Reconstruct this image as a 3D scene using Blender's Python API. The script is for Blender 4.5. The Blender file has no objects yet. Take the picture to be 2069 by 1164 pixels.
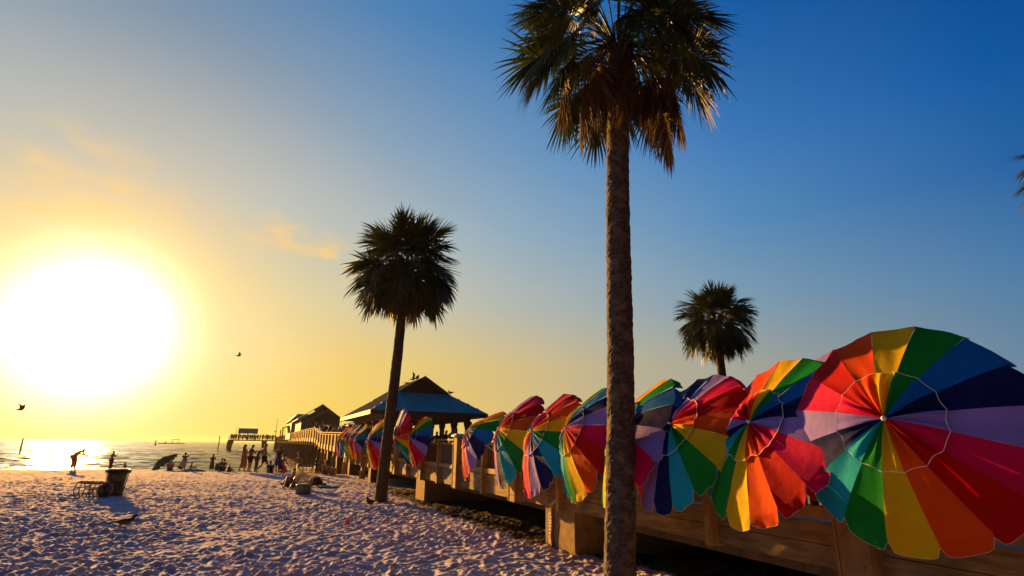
import bpy, math, random
import numpy as np
from mathutils import Vector, Matrix

# ---------------------------------------------------------------- camera
scn = bpy.context.scene
COL = scn.collection
R = math.radians
F_PX, PW_, PH_ = 1100.0, 2069.0, 1164.0
EYE = 1.9
ROLL = math.atan(0.0145)
PITCH = R(16.137)
cam = bpy.data.cameras.new('camera')
camo = bpy.data.objects.new('camera', cam)
COL.objects.link(camo)
cam.sensor_width = 36.0
cam.lens = 36.0 * F_PX / PW_
cam.clip_start = 0.05
cam.clip_end = 30000.0
camo.matrix_world = (Matrix.Translation((0, 0, EYE)) @ Matrix.Rotation(R(90) + PITCH, 4, 'X')
                     @ Matrix.Rotation(ROLL, 4, 'Z'))
scn.camera = camo

# ---------------------------------------------------------------- sun direction
SUN_AZ, SUN_EL = R(-38.1), R(9.05)
SUN = Vector((math.sin(SUN_AZ) * math.cos(SUN_EL), math.cos(SUN_AZ) * math.cos(SUN_EL), math.sin(SUN_EL)))
sl = bpy.data.lights.new('sun', 'SUN')
sl.energy = 5.0
sl.angle = R(0.5)
sl.color = (1.0, 0.475, 0.10)
so = bpy.data.objects.new('sun', sl)
COL.objects.link(so)
so.rotation_euler = SUN.to_track_quat('Z', 'Y').to_euler()
so.location = SUN * 60

# ---------------------------------------------------------------- sky
def s2l(c):
    return tuple(((v / 255.0) / 12.92 if v / 255.0 <= 0.04045 else ((v / 255.0 + 0.055) / 1.055) ** 2.4) for v in c)

world = bpy.data.worlds.new('World')
scn.world = world
world.use_nodes = True
wn, wl = world.node_tree.nodes, world.node_tree.links
wn.clear()
def WN(t, **k):
    n = wn.new(t)
    for a, b in k.items():
        setattr(n, a, b)
    return n
def wmath(op, a, b=None, clamp=False):
    n = WN('ShaderNodeMath', operation=op, use_clamp=clamp)
    for i, v in enumerate((a, b)):
        if v is None: continue
        if isinstance(v, (int, float)): n.inputs[i].default_value = v
        else: wl.new(v, n.inputs[i])
    return n.outputs[0]
geo = WN('ShaderNodeTexCoord')
dirv = geo.outputs['Generated']
nrm = WN('ShaderNodeVectorMath', operation='NORMALIZE'); wl.new(dirv, nrm.inputs[0])
dotn = WN('ShaderNodeVectorMath', operation='DOT_PRODUCT')
wl.new(nrm.outputs[0], dotn.inputs[0]); dotn.inputs[1].default_value = SUN
theta = wmath('MULTIPLY', wmath('ARCCOSINE', wmath('MINIMUM', dotn.outputs['Value'], 0.999999)), 180 / math.pi)
sep = WN('ShaderNodeSeparateXYZ'); wl.new(nrm.outputs[0], sep.inputs[0])
elev = wmath('MULTIPLY', wmath('ARCSINE', sep.outputs['Z']), 180 / math.pi)
# sky ramps by sun angle, one per elevation; unseen far stops darkened to deepen shade
ROWS = [
 (0, [(5,(250,228,150)),(12,(250,220,112)),(20,(246,206,84)),(30,(236,198,90)),(40,(220,186,110)),(52,(188,174,140)),(80,(130,140,154)),(105,(52,56,72)),(180,(22,27,42))]),
 (8, [(8,(250,224,158)),(14,(248,218,144)),(21,(238,204,118)),(30,(224,198,124)),(41,(204,186,138)),(51,(180,174,148)),(80,(104,136,160)),(105,(44,52,72)),(180,(22,27,42))]),
 (14,[(8,(246,218,146)),(12,(238,214,156)),(16,(226,210,160)),(26,(204,198,168)),(36,(182,185,174)),(60,(126,156,176)),(81,(74,124,168)),(110,(30,42,66)),(180,(22,27,42))]),
 (22,[(8,(238,204,152)),(12,(214,198,168)),(18,(194,195,184)),(37,(148,174,190)),(61,(84,138,184)),(81,(36,100,164)),(110,(22,36,64)),(180,(22,27,42))]),
 (30,[(18,(178,178,172)),(30,(138,164,186)),(46,(98,146,190)),(62,(58,118,182)),(80,(10,88,162)),(110,(18,40,76)),(180,(22,27,42))]),
 (42,[(24,(112,130,150)),(30,(104,136,170)),(39,(76,130,182)),(52,(40,110,176)),(65,(12,88,160)),(82,(0,62,134)),(110,(12,36,70)),(180,(22,27,42))]),
 (75,[(40,(60,100,140)),(80,(22,52,88)),(180,(22,27,42))]),
]
th01 = wmath('DIVIDE', theta, 180.0)
prev = None
for i, (e, stops) in enumerate(ROWS):
    cr = WN('ShaderNodeValToRGB')
    cr.color_ramp.interpolation = 'EASE' if False else 'LINEAR'
    el_ = cr.color_ramp.elements
    while len(el_) > 1: el_.remove(el_[-1])
    el_[0].position = stops[0][0] / 180.0; el_[0].color = (*s2l(stops[0][1]), 1)
    for p, c in stops[1:]:
        x = el_.new(p / 180.0); x.color = (*s2l(c), 1)
    wl.new(th01, cr.inputs[0])
    if prev is None:
        prev = cr.outputs[0]
    else:
        mr = WN('ShaderNodeMapRange', interpolation_type='LINEAR')
        mr.inputs['From Min'].default_value = ROWS[i-1][0]; mr.inputs['From Max'].default_value = e
        wl.new(elev, mr.inputs['Value'])
        mx = WN('ShaderNodeMix', data_type='RGBA')
        wl.new(mr.outputs[0], mx.inputs['Factor']); wl.new(prev, mx.inputs['A']); wl.new(cr.outputs[0], mx.inputs['B'])
        prev = mx.outputs['Result']
# thin golden cloud streaks lit by the low sun
nz = WN('ShaderNodeTexNoise'); nz.inputs['Scale'].default_value = 16.0; nz.inputs['Detail'].default_value = 5.0
mp = WN('ShaderNodeMapping'); mp.inputs['Scale'].default_value = (1, 1, 2.2)
wl.new(nrm.outputs[0], mp.inputs[0]); wl.new(mp.outputs[0], nz.inputs['Vector'])
CLOUDS = [(-0.4095,0.8470,0.3385,0.045,0.5),(-0.3722,0.8670,0.3311,0.040,0.75),(-0.3200,0.8930,0.3162,0.042,0.8),(-0.2850,0.9110,0.2990,0.045,0.8),
          (-0.62,0.72,0.31,0.15,0.5)]
for (cx, cy, cz, rad, amt) in CLOUDS:
    v = Vector((cx, cy, cz)).normalized()
    dn = WN('ShaderNodeVectorMath', operation='DISTANCE'); wl.new(nrm.outputs[0], dn.inputs[0]); dn.inputs[1].default_value = v
    w_ = wmath('SUBTRACT', 1.0, wmath('DIVIDE', dn.outputs['Value'], rad), clamp=True)
    nn = wmath('SUBTRACT', nz.outputs[0], 0.40)
    f_ = wmath('MULTIPLY', wmath('MULTIPLY', wmath('MULTIPLY', w_, nn), 7.0, clamp=True), amt)
    mx = WN('ShaderNodeMix', data_type='RGBA')
    wl.new(f_, mx.inputs['Factor']); wl.new(prev, mx.inputs['A']); mx.inputs['B'].default_value = (*s2l((255, 208, 124)), 1)
    prev = mx.outputs['Result']
# faint unevenness of the air
nz2 = WN('ShaderNodeTexNoise'); nz2.inputs['Scale'].default_value = 2.6; nz2.inputs['Detail'].default_value = 3.0
wl.new(mp.outputs[0], nz2.inputs['Vector'])
var = wmath('ADD', 0.95, wmath('MULTIPLY', nz2.outputs[0], 0.10))
vs = WN('ShaderNodeVectorMath', operation='SCALE'); wl.new(prev, vs.inputs[0]); wl.new(var, vs.inputs['Scale'])
# aureole of the sun
g1 = wmath('MULTIPLY', wmath('EXPONENT', wmath('MULTIPLY', wmath('POWER', wmath('DIVIDE', theta, 5.3), 2.4), -1.0)), 2.6)
g2 = wmath('MULTIPLY', wmath('EXPONENT', wmath('MULTIPLY', wmath('POWER', wmath('DIVIDE', theta, 9.5), 2.0), -1.0)), 0.34)
c1 = WN('ShaderNodeVectorMath', operation='SCALE'); c1.inputs[0].default_value = (1.0, 0.93, 0.72); wl.new(g1, c1.inputs['Scale'])
c2 = WN('ShaderNodeVectorMath', operation='SCALE'); c2.inputs[0].default_value = (1.0, 0.62, 0.22); wl.new(g2, c2.inputs['Scale'])
a1 = WN('ShaderNodeVectorMath', operation='ADD'); wl.new(vs.outputs[0], a1.inputs[0]); wl.new(c1.outputs[0], a1.inputs[1])
a2 = WN('ShaderNodeVectorMath', operation='ADD'); wl.new(a1.outputs[0], a2.inputs[0]); wl.new(c2.outputs[0], a2.inputs[1])
# clear-air scattering from the physical sky model
sky = WN('ShaderNodeTexSky', sky_type='NISHITA')
sky.sun_disc = False; sky.sun_elevation = SUN_EL; sky.sun_rotation = SUN_AZ
sk = WN('ShaderNodeVectorMath', operation='SCALE'); wl.new(sky.outputs[0], sk.inputs[0]); sk.inputs['Scale'].default_value = 0.0012
a3 = WN('ShaderNodeVectorMath', operation='ADD'); wl.new(a2.outputs[0], a3.inputs[0]); wl.new(sk.outputs[0], a3.inputs[1])
bg = WN('ShaderNodeBackground'); wl.new(a3.outputs[0], bg.inputs['Color']); bg.inputs['Strength'].default_value = 0.352
wo = WN('ShaderNodeOutputWorld'); wl.new(bg.outputs[0], wo.inputs['Surface'])

# ---------------------------------------------------------------- exposure
scn.view_settings.view_transform = 'Standard'
scn.view_settings.look = 'None'
scn.view_settings.exposure = 1.5
scn.view_settings.gamma = 1.0
scn.view_settings.use_curve_mapping = False
scn.cycles.max_bounces = 6
scn.cycles.sample_clamp_indirect = 4.0

# ---------------------------------------------------------------- frame of the pier and helpers
PAZ = R(-24.137)
D = Vector((math.sin(PAZ), math.cos(PAZ), 0)); N = Vector((D.y, -D.x, 0)); UP = Vector((0, 0, 1))
OFF = 5.58                                   # face of the pier that looks on the beach
def PT(t, o, z): return D * t + N * o + UP * z

def px_ray(x, y):
    u = x - PW_ / 2; v = -(y - PH_ / 2)
    c, s = math.cos(ROLL), math.sin(ROLL)
    u2 = u * c - v * s; v2 = u * s + v * c
    return Vector((u2, F_PX * math.cos(PITCH) - v2 * math.sin(PITCH), F_PX * math.sin(PITCH) + v2 * math.cos(PITCH))).normalized()
def at_dist(x, y, r):                          # the spot seen at a pixel, r metres away over the ground
    d = px_ray(x, y); k = r / math.hypot(d.x, d.y)
    return Vector((0, 0, EYE)) + d * k
def at_z(x, y, z=0.0):
    d = px_ray(x, y); return Vector((0, 0, EYE)) + d * ((z - EYE) / d.z)

def tag(o, label=None, cat=None, group=None, kind=None):
    if label: o['label'] = label
    if cat: o['category'] = cat
    if group: o['group'] = group
    if kind: o['kind'] = kind
    return o
def empty(name, loc, label=None, cat=None, group=None, rz=0.0):
    o = bpy.data.objects.new(name, None); COL.objects.link(o)
    o.empty_display_size = 0.2
    o.location = loc; o.rotation_euler = (0, 0, rz)
    return tag(o, label, cat, group)
def wmat(o):
    m = Matrix.Translation(o.location) @ o.rotation_euler.to_matrix().to_4x4() @ Matrix.Diagonal((*o.scale, 1))
    return wmat(o.parent) @ m if o.parent else m
def copy_tree(o, parent=None):
    c = o.copy(); COL.objects.link(c); c.parent = parent
    for ch in list(o.children): copy_tree(ch, c)
    return c
def mesh_obj(name, V, Fc, mat, parent=None, mats=None, midx=None, smooth=False, loc=None, world=False):
    me = bpy.data.meshes.new(name)
    V = np.asarray(V, dtype=np.float64).reshape(-1, 3)
    if parent is not None and world:
        mi = np.array(wmat(parent).inverted()); V = V @ mi[:3, :3].T + mi[:3, 3]
    elif loc is not None:
        V = V - np.array(loc)
    if isinstance(Fc, np.ndarray):
        nf, k = Fc.shape
        me.vertices.add(len(V)); me.vertices.foreach_set('co', V.astype(np.float32).ravel())
        me.loops.add(nf * k); me.loops.foreach_set('vertex_index', Fc.astype(np.int32).ravel())
        me.polygons.add(nf); me.polygons.foreach_set('loop_start', np.arange(0, nf * k, k, dtype=np.int32))
        me.polygons.foreach_set('loop_total', np.full(nf, k, dtype=np.int32))
    else:
        me.from_pydata([tuple(v) for v in V], [], [tuple(f) for f in Fc])
    for m in (mats or [mat]): me.materials.append(m)
    if midx is not None: me.polygons.foreach_set('material_index', np.asarray(midx, dtype=np.int32))
    if smooth: me.polygons.foreach_set('use_smooth', np.ones(len(me.polygons), dtype=bool))
    me.update(calc_edges=True); me.validate()
    o = bpy.data.objects.new(name, me); COL.objects.link(o)
    if parent is not None: o.parent = parent
    elif loc is not None: o.location = loc
    return o

class MB:
    """collects shapes; build() links them as ONE mesh object"""
    def __init__(s): s.v = []; s.f = []; s.m = []; s.cm = 0
    def add(s, vs, fs):
        b = len(s.v); s.v += [tuple(v) for v in vs]
        for f in fs: s.f.append(tuple(b + i for i in f)); s.m.append(s.cm)
        return s
    def hexa(s, p):            # 8 points, bottom ring then top ring
        return s.add(p, [(0,3,2,1),(4,5,6,7),(0,1,5,4),(1,2,6,5),(2,3,7,6),(3,0,4,7)])
    def box(s, x0, x1, y0, y1, z0, z1):
        return s.hexa([(x0,y0,z0),(x1,y0,z0),(x1,y1,z0),(x0,y1,z0),(x0,y0,z1),(x1,y0,z1),(x1,y1,z1),(x0,y1,z1)])
    def pbox(s, t0, t1, o0, o1, z0, z1, dz=0.0):      # box in the frame of the pier, dz = rise from t0 to t1
        return s.hexa([PT(t0,o0,z0),PT(t0,o1,z0),PT(t1,o1,z0+dz),PT(t1,o0,z0+dz),PT(t0,o0,z1),PT(t0,o1,z1),PT(t1,o1,z1+dz),PT(t1,o0,z1+dz)])
    def tube(s, path, rad, n=8, cap=True, flat=1.0, seed=None):
        path = [Vector(p) for p in path]
        if isinstance(rad, (int, float)): rad = [rad] * len(path)
        rings = []; ref = None
        for i, p in enumerate(path):
            a = path[max(i-1,0)]; b = path[min(i+1,len(path)-1)]
            t = (b - a).normalized()
            if ref is None: ref = Vector((1,0,0)) if abs(t.x) < .8 else Vector((0,1,0))
            e1 = (ref - t * ref.dot(t)).normalized(); e2 = t.cross(e1); ref = e1
            rings.append([p + (e1*math.cos(2*math.pi*k/n)+e2*math.sin(2*math.pi*k/n)*flat)*rad[i] for k in range(n)])
        vs = [v for r in rings for v in r]; fs = []
        for i in range(len(path)-1):
            for k in range(n):
                k2 = (k+1) % n
                fs.append((i*n+k, i*n+k2, (i+1)*n+k2, (i+1)*n+k))
        if cap: fs.append(tuple(range(n-1,-1,-1))); fs.append(tuple((len(path)-1)*n+k for k in range(n)))
        return s.add(vs, fs)
    def ball(s, c, r, n=10, m=7):
        c = Vector(c); r = r if hasattr(r,'__len__') else (r,r,r)
        vs = [c+Vector((0,0,-r[2]))]; fs = []
        for i in range(1, m):
            ph = math.pi*i/m
            for k in range(n):
                a = 2*math.pi*k/n
                vs.append(c+Vector((r[0]*math.sin(ph)*math.cos(a), r[1]*math.sin(ph)*math.sin(a), -r[2]*math.cos(ph))))
        vs.append(c+Vector((0,0,r[2]))); L = len(vs)-1
        for k in range(n):
            k2=(k+1)%n
            fs.append((0,1+k2,1+k)); fs.append((L,1+(m-2)*n+k,1+(m-2)*n+k2))
            for i in range(m-2): fs.append((1+i*n+k,1+i*n+k2,1+(i+1)*n+k2,1+(i+1)*n+k))
        return s.add(vs, fs)
    def build(s, name, mat, parent=None, smooth=False, world=False, loc=None):
        mats = mat if isinstance(mat, list) else [mat]
        return mesh_obj(name, s.v, s.f, None, parent, mats=mats, midx=s.m, smooth=smooth, world=world, loc=loc)

# ---------------------------------------------------------------- materials
def new_mat(name):
    m = bpy.data.materials.new(name); m.use_nodes = True
    nt = m.node_tree; b = nt.nodes['Principled BSDF']
    return m, nt, b
def noise_mat(name, c1, c2, scale=8.0, rough=0.8, bump=0.2, stretch=(1,1,1), detail=4.0, metal=0.0, spec=0.3, dist=0.02, coords='Object', cr=(0.35,0.65), c3=None, s3=0.7):
    m, nt, b = new_mat(name); n = nt.nodes; l = nt.links
    tc = n.new('ShaderNodeTexCoord'); mp = n.new('ShaderNodeMapping'); mp.inputs['Scale'].default_value = stretch
    l.new(tc.outputs[coords], mp.inputs[0])
    nz = n.new('ShaderNodeTexNoise'); nz.inputs['Scale'].default_value = scale; nz.inputs['Detail'].default_value = detail
    l.new(mp.outputs[0], nz.inputs['Vector'])
    r = n.new('ShaderNodeValToRGB'); r.color_ramp.elements[0].position = cr[0]; r.color_ramp.elements[1].position = cr[1]
    r.color_ramp.elements[0].color = (*c1, 1); r.color_ramp.elements[1].color = (*c2, 1)
    l.new(nz.outputs[0], r.inputs[0]); out = r.outputs[0]
    if c3:
        n3 = n.new('ShaderNodeTexNoise'); n3.inputs['Scale'].default_value = s3; n3.inputs['Detail'].default_value = 5
        l.new(tc.outputs[coords], n3.inputs['Vector'])
        r3 = n.new('ShaderNodeValToRGB'); r3.color_ramp.elements[0].position = .48; r3.color_ramp.elements[1].position = .68
        l.new(n3.outputs[0], r3.inputs[0])
        mx = n.new('ShaderNodeMix'); mx.data_type = 'RGBA'; l.new(r3.outputs[0], mx.inputs['Factor']); l.new(out, mx.inputs['A']); mx.inputs['B'].default_value = (*c3, 1)
        out = mx.outputs['Result']
    l.new(out, b.inputs['Base Color'])
    b.inputs['Roughness'].default_value = rough; b.inputs['Metallic'].default_value = metal
    b.inputs['Specular IOR Level'].default_value = spec
    if bump:
        bp = n.new('ShaderNodeBump'); bp.inputs['Strength'].default_value = bump; bp.inputs['Distance'].default_value = dist
        l.new(nz.outputs[0], bp.inputs['Height']); l.new(bp.outputs[0], b.inputs['Normal'])
    return m
def fabric(name, c, trans=0.42):
    m, nt, b = new_mat(name); n = nt.nodes; l = nt.links
    tc = n.new('ShaderNodeTexCoord')
    nz = n.new('ShaderNodeTexNoise'); nz.inputs['Scale'].default_value = 3.2; nz.inputs['Detail'].default_value = 4
    l.new(tc.outputs['Object'], nz.inputs['Vector'])
    r = n.new('ShaderNodeValToRGB'); r.color_ramp.elements[0].position = .3; r.color_ramp.elements[1].position = .7
    r.color_ramp.elements[0].color = (*[v*0.82 for v in c], 1); r.color_ramp.elements[1].color = (*c, 1)
    l.new(nz.outputs[0], r.inputs[0])
    wv = n.new('ShaderNodeTexNoise'); wv.inputs['Scale'].default_value = 420.0; wv.inputs['Detail'].default_value = 1
    l.new(tc.outputs['Object'], wv.inputs['Vector'])
    ad = n.new('ShaderNodeMath'); ad.operation = 'MULTIPLY_ADD'; ad.inputs[1].default_value = 0.08; l.new(wv.outputs[0], ad.inputs[0]); l.new(nz.outputs[0], ad.inputs[2])
    bp = n.new('ShaderNodeBump'); bp.inputs['Strength'].default_value = 0.55; bp.inputs['Distance'].default_value = 0.05
    l.new(ad.outputs[0], bp.inputs['Height'])
    l.new(r.outputs[0], b.inputs['Base Color']); l.new(bp.outputs[0], b.inputs['Normal'])
    b.inputs['Roughness'].default_value = 0.6; b.inputs['Specular IOR Level'].default_value = 0.06
    tr = n.new('ShaderNodeBsdfTranslucent'); l.new(r.outputs[0], tr.inputs['Color']); l.new(bp.outputs[0], tr.inputs['Normal'])
    mx = n.new('ShaderNodeMixShader'); mx.inputs[0].default_value = trans
    l.new(b.outputs[0], mx.inputs[1]); l.new(tr.outputs[0], mx.inputs[2])
    l.new(mx.outputs[0], n['Material Output'].inputs['Surface'])
    return m

RAINBOW = [fabric('umbrella yellow', (0.95,0.62,0.01)), fabric('umbrella green', (0.008,0.30,0.035)), fabric('umbrella blue', (0.004,0.18,0.64)),
           fabric('umbrella navy', (0.010,0.018,0.13)), fabric('umbrella lavender', (0.34,0.26,0.78)), fabric('umbrella crimson', (0.80,0.006,0.10)),
           fabric('umbrella red', (0.60,0.004,0.006)), fabric('umbrella orange', (0.95,0.10,0.008)), fabric('umbrella turquoise', (0.01,0.48,0.68)),
           fabric('umbrella leaf green', (0.05,0.42,0.03))]
PIPING = noise_mat('white piping', (0.7,0.7,0.7), (0.85,0.85,0.85), 20, .6, 0)
WHITE_METAL = noise_mat('pole metal', (0.6,0.6,0.6), (0.75,0.75,0.75), 10, .35, 0, metal=0.4)
WOOD = noise_mat('weathered pier timber', (0.26,0.165,0.055), (0.40,0.255,0.080), 9, .8, .35, (1,1,.25), c3=(0.17,0.115,0.05), s3=1.3)
WOOD_DARK = noise_mat('old pier timber', (0.085,0.056,0.034), (0.15,0.10,0.06), 9, .85, .3, (1,1,.2), c3=(.06,.045,.03))
WOOD_FAR = noise_mat('railing timber over the water', (0.12,0.06,0.022), (0.18,0.09,0.035), 4, .8, .2)
FASCIA = noise_mat('shade-toned weathered fascia', (0.17,0.115,0.052), (0.31,0.215,0.095), 7, .85, .5, (.35,.35,2.6), c3=(0.12,0.09,0.055), s3=1.1, dist=.03)  # shade on the boards is put into this darker timber colour
CONCRETE = noise_mat('pier concrete', (0.20,0.13,0.05), (0.32,0.21,0.08), 6, .9, .3, c3=(.20,.13,.05))
DECKM = noise_mat('deck boards', (0.22,0.17,0.12), (0.32,0.26,0.18), 6, .85, .2)
CAPM = noise_mat('post cap paint', (0.38,0.42,0.46), (0.5,0.54,0.58), 12, .4, 0)
ROOF_BLUE = noise_mat('blue standing seam roof', (0.008,0.32,0.42), (0.02,0.42,0.54), 2.4, .5, .1, spec=.3, c3=(.02,.34,.40), s3=1.5)
ROOF_SIDE = noise_mat('grey roof slopes', (0.20,0.20,0.25), (0.28,0.27,0.32), 2.4, .5, .1)  # greyer tone for the long roof slopes
ROOF_GREY = noise_mat('grey metal roof', (0.16,0.15,0.15), (0.24,0.22,0.22), 1.2, .5, .1)
FASCIA_Y = noise_mat('cream roof fascia', (0.50,0.37,0.16), (0.66,0.50,0.24), 5, .6, .1)
DARKTRIM = noise_mat('dark trim', (0.05,0.05,0.045), (0.09,0.085,0.075), 5, .7, .1)
WALL_BLUE = noise_mat('blue grey siding', (0.12,0.17,0.24), (0.17,0.22,0.29), 2.0, .7, .1)
WALL_GREY = noise_mat('grey siding', (0.26,0.27,0.28), (0.34,0.35,0.36), 2.0, .7, .1)
BARK = noise_mat('palm bark', (0.034,0.027,0.022), (0.10,0.078,0.060), 16, .95, .9, (1,1,2.2), dist=.02, c3=(.15,.125,.105), s3=7.0)
BARK2 = noise_mat('palm bark brown', (0.05,0.034,0.02), (0.10,0.066,0.04), 12, .95, .6, (1,1,2.2), dist=.03)
def leaf_mat(name, c1, c2, tr):
    m, nt, b = new_mat(name); n = nt.nodes; l = nt.links
    g = n.new('ShaderNodeNewGeometry'); r = n.new('ShaderNodeValToRGB')
    r.color_ramp.elements[0].color = (*c1,1); r.color_ramp.elements[1].color = (*c2,1)
    l.new(g.outputs['Random Per Island'], r.inputs[0]); l.new(r.outputs[0], b.inputs['Base Color'])
    b.inputs['Roughness'].default_value = .5; b.inputs['Specular IOR Level'].default_value = .4
    t = n.new('ShaderNodeBsdfTranslucent'); l.new(r.outputs[0], t.inputs['Color'])
    mx = n.new('ShaderNodeMixShader'); mx.inputs[0].default_value = tr
    l.new(b.outputs[0], mx.inputs[1]); l.new(t.outputs[0], mx.inputs[2]); l.new(mx.outputs[0], n['Material Output'].inputs['Surface'])
    return m
LEAF = leaf_mat('palm leaf', (0.018,0.032,0.008), (0.060,0.082,0.018), .2)
LEAF_DEAD = leaf_mat('dead palm leaf', (0.050,0.026,0.012), (0.15,0.085,0.040), .2)
BIRD_D = noise_mat('dark plumage', (0.02,0.018,0.016), (0.05,0.045,0.04), 30, .8, 0)
BIRD_W = noise_mat('white plumage', (0.5,0.5,0.48), (0.65,0.64,0.6), 30, .8, 0)
BEAK = noise_mat('beak', (0.5,0.25,0.03), (0.6,0.3,0.04), 10, .5, 0)
def plain(name, c, rough=.8, sc=14, v=.75, bump=.1): return noise_mat(name, tuple(x*v for x in c), c, sc, rough, bump)

# ---------------------------------------------------------------- ground
rng = np.random.RandomState(7)
TAB = rng.rand(512, 512)
def vnoise(x, y, s, seed=0):
    x = x / s + seed * 17.3; y = y / s + seed * 9.1
    xi = np.floor(x).astype(int); yi = np.floor(y).astype(int)
    fx = x - xi; fy = y - yi
    fx = fx*fx*fx*(fx*(fx*6-15)+10); fy = fy*fy*fy*(fy*(fy*6-15)+10)
    a = TAB[xi % 512, yi % 512]; b = TAB[(xi+1) % 512, yi % 512]; c = TAB[xi % 512, (yi+1) % 512]; d_ = TAB[(xi+1) % 512, (yi+1) % 512]
    return (a*(1-fx)+b*fx)*(1-fy) + (c*(1-fx)+d_*fx)*fy
def prints(x, y, cell, seed, k):
    """trampled sand: every cell of a jittered grid has one dent with a raised lip"""
    h = np.zeros_like(x)
    xi = np.floor(x / cell).astype(int); yi = np.floor(y / cell).astype(int)
    for dx in (-1, 0, 1):
        for dy in (-1, 0, 1):
            cx = xi + dx; cy = yi + dy
            r1 = TAB[(cx + seed*31) % 512, (cy + seed*57) % 512]; r2 = TAB[(cx*3 + seed*11 + 5) % 512, (cy*7 + seed) % 512]
            r3 = TAB[(cx*5 + 77 + seed) % 512, (cy*11 + 3) % 512]; r4 = TAB[(cx*13 + 9) % 512, (cy*3 + 41 + seed) % 512]
            px = (cx + r1) * cell; py = (cy + r2) * cell
            a = r3 * math.pi * 2; ca, sa = np.cos(a), np.sin(a)
            ux = ((x-px)*ca + (y-py)*sa) / (cell * (0.42 + .25*r4)); uy = (-(x-px)*sa + (y-py)*ca) / (cell * (0.22 + .16*r1))
            q = ux*ux + uy*uy
            h += k * (0.25 + r4) * (-np.exp(-q*1.3) * 1.1 + 0.75*np.exp(-(np.sqrt(q)-1.35)**2 * 5.0))
    return h
def shore_t(o):   # where the beach crest lies, along the pier direction
    return 45.5 - 0.62 * np.clip(o + 8.0, 0, 14.0)
def base_z(x, y):
    t = x * D.x + y * D.y; o = x * N.x + y * N.y
    s = t - shore_t(o)
    z = np.where(s < 0, 0.0, -0.055 * s - 0.010 * s * s)
    z = np.maximum(z, -0.12 * np.clip(s, 0, 1e9) - 0.2)
    z = np.maximum(z, -6.0)
    # slight hollow in front of and under the pier
    z = z - 0.06 * np.exp(-((o - 8.2) / 2.6) ** 2) * (s < 0)
    return z
WATER_Z = -0.62
def sand_z(x, y):
    x = np.asarray(x, float); y = np.asarray(y, float)
    r = np.hypot(x, y)
    t = x * D.x + y * D.y; o = x * N.x + y * N.y
    s = t - shore_t(o)
    fade = np.clip(1.0 - r / 75.0, 0.0, 1) * np.clip(1 - (s + 1.5) / 3.0, 0, 1)
    lit = 1 - 0.6 * np.clip((o - 6.0) / 0.8, 0, 1)
    h = (vnoise(x, y, 3.1, 1) - .5) * 0.10 + (vnoise(x, y, 1.2, 2) - .5) * 0.05
    m = 0.55 + 0.9 * vnoise(x, y, 2.3, 5)
    g = prints(x, y, 0.33, 1, 0.036) + prints(x + 3.3, y + 1.7, 0.17, 2, 0.020)
    g += (vnoise(x, y, 0.22, 3) - .5) * 0.045 + (vnoise(x, y, 0.10, 4) - .5) * 0.022 + (vnoise(x, y, 0.05, 6) - .5) * 0.006
    return base_z(x, y) + fade * (h + g * m * lit)

def polar_sheet(name, radii, azs, zf, mat, close=False):
    rr, aa = np.meshgrid(radii, azs, indexing='ij')
    X = rr * np.sin(aa); Y = rr * np.cos(aa); Z = zf(X, Y)
    nr, na = rr.shape
    V = np.stack([X, Y, Z], -1).reshape(-1, 3)
    i, j = np.meshgrid(np.arange(nr-1), np.arange(na if close else na-1), indexing='ij')
    j2 = (j + 1) % na
    Fq = np.stack([i*na+j, i*na+j2, (i+1)*na+j2, (i+1)*na+j], -1).reshape(-1, 4)
    Fq = Fq[:, ::-1]
    return mesh_obj(name, V, Fq, mat, smooth=True)
radii = [0.02]
r = 1.2
while r < 62: radii.append(r); r *= (1.02 if r < 5.5 else 1.0033 if r < 30 else 1.0045)
while r < 2500: radii.append(r); r *= 1.13
radii.append(2500.0)
fine = np.linspace(R(-62), R(60), 1180)
coarse = np.linspace(R(60), R(298), 90)[1:-1]
azs = np.concatenate([fine, coarse])

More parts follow.
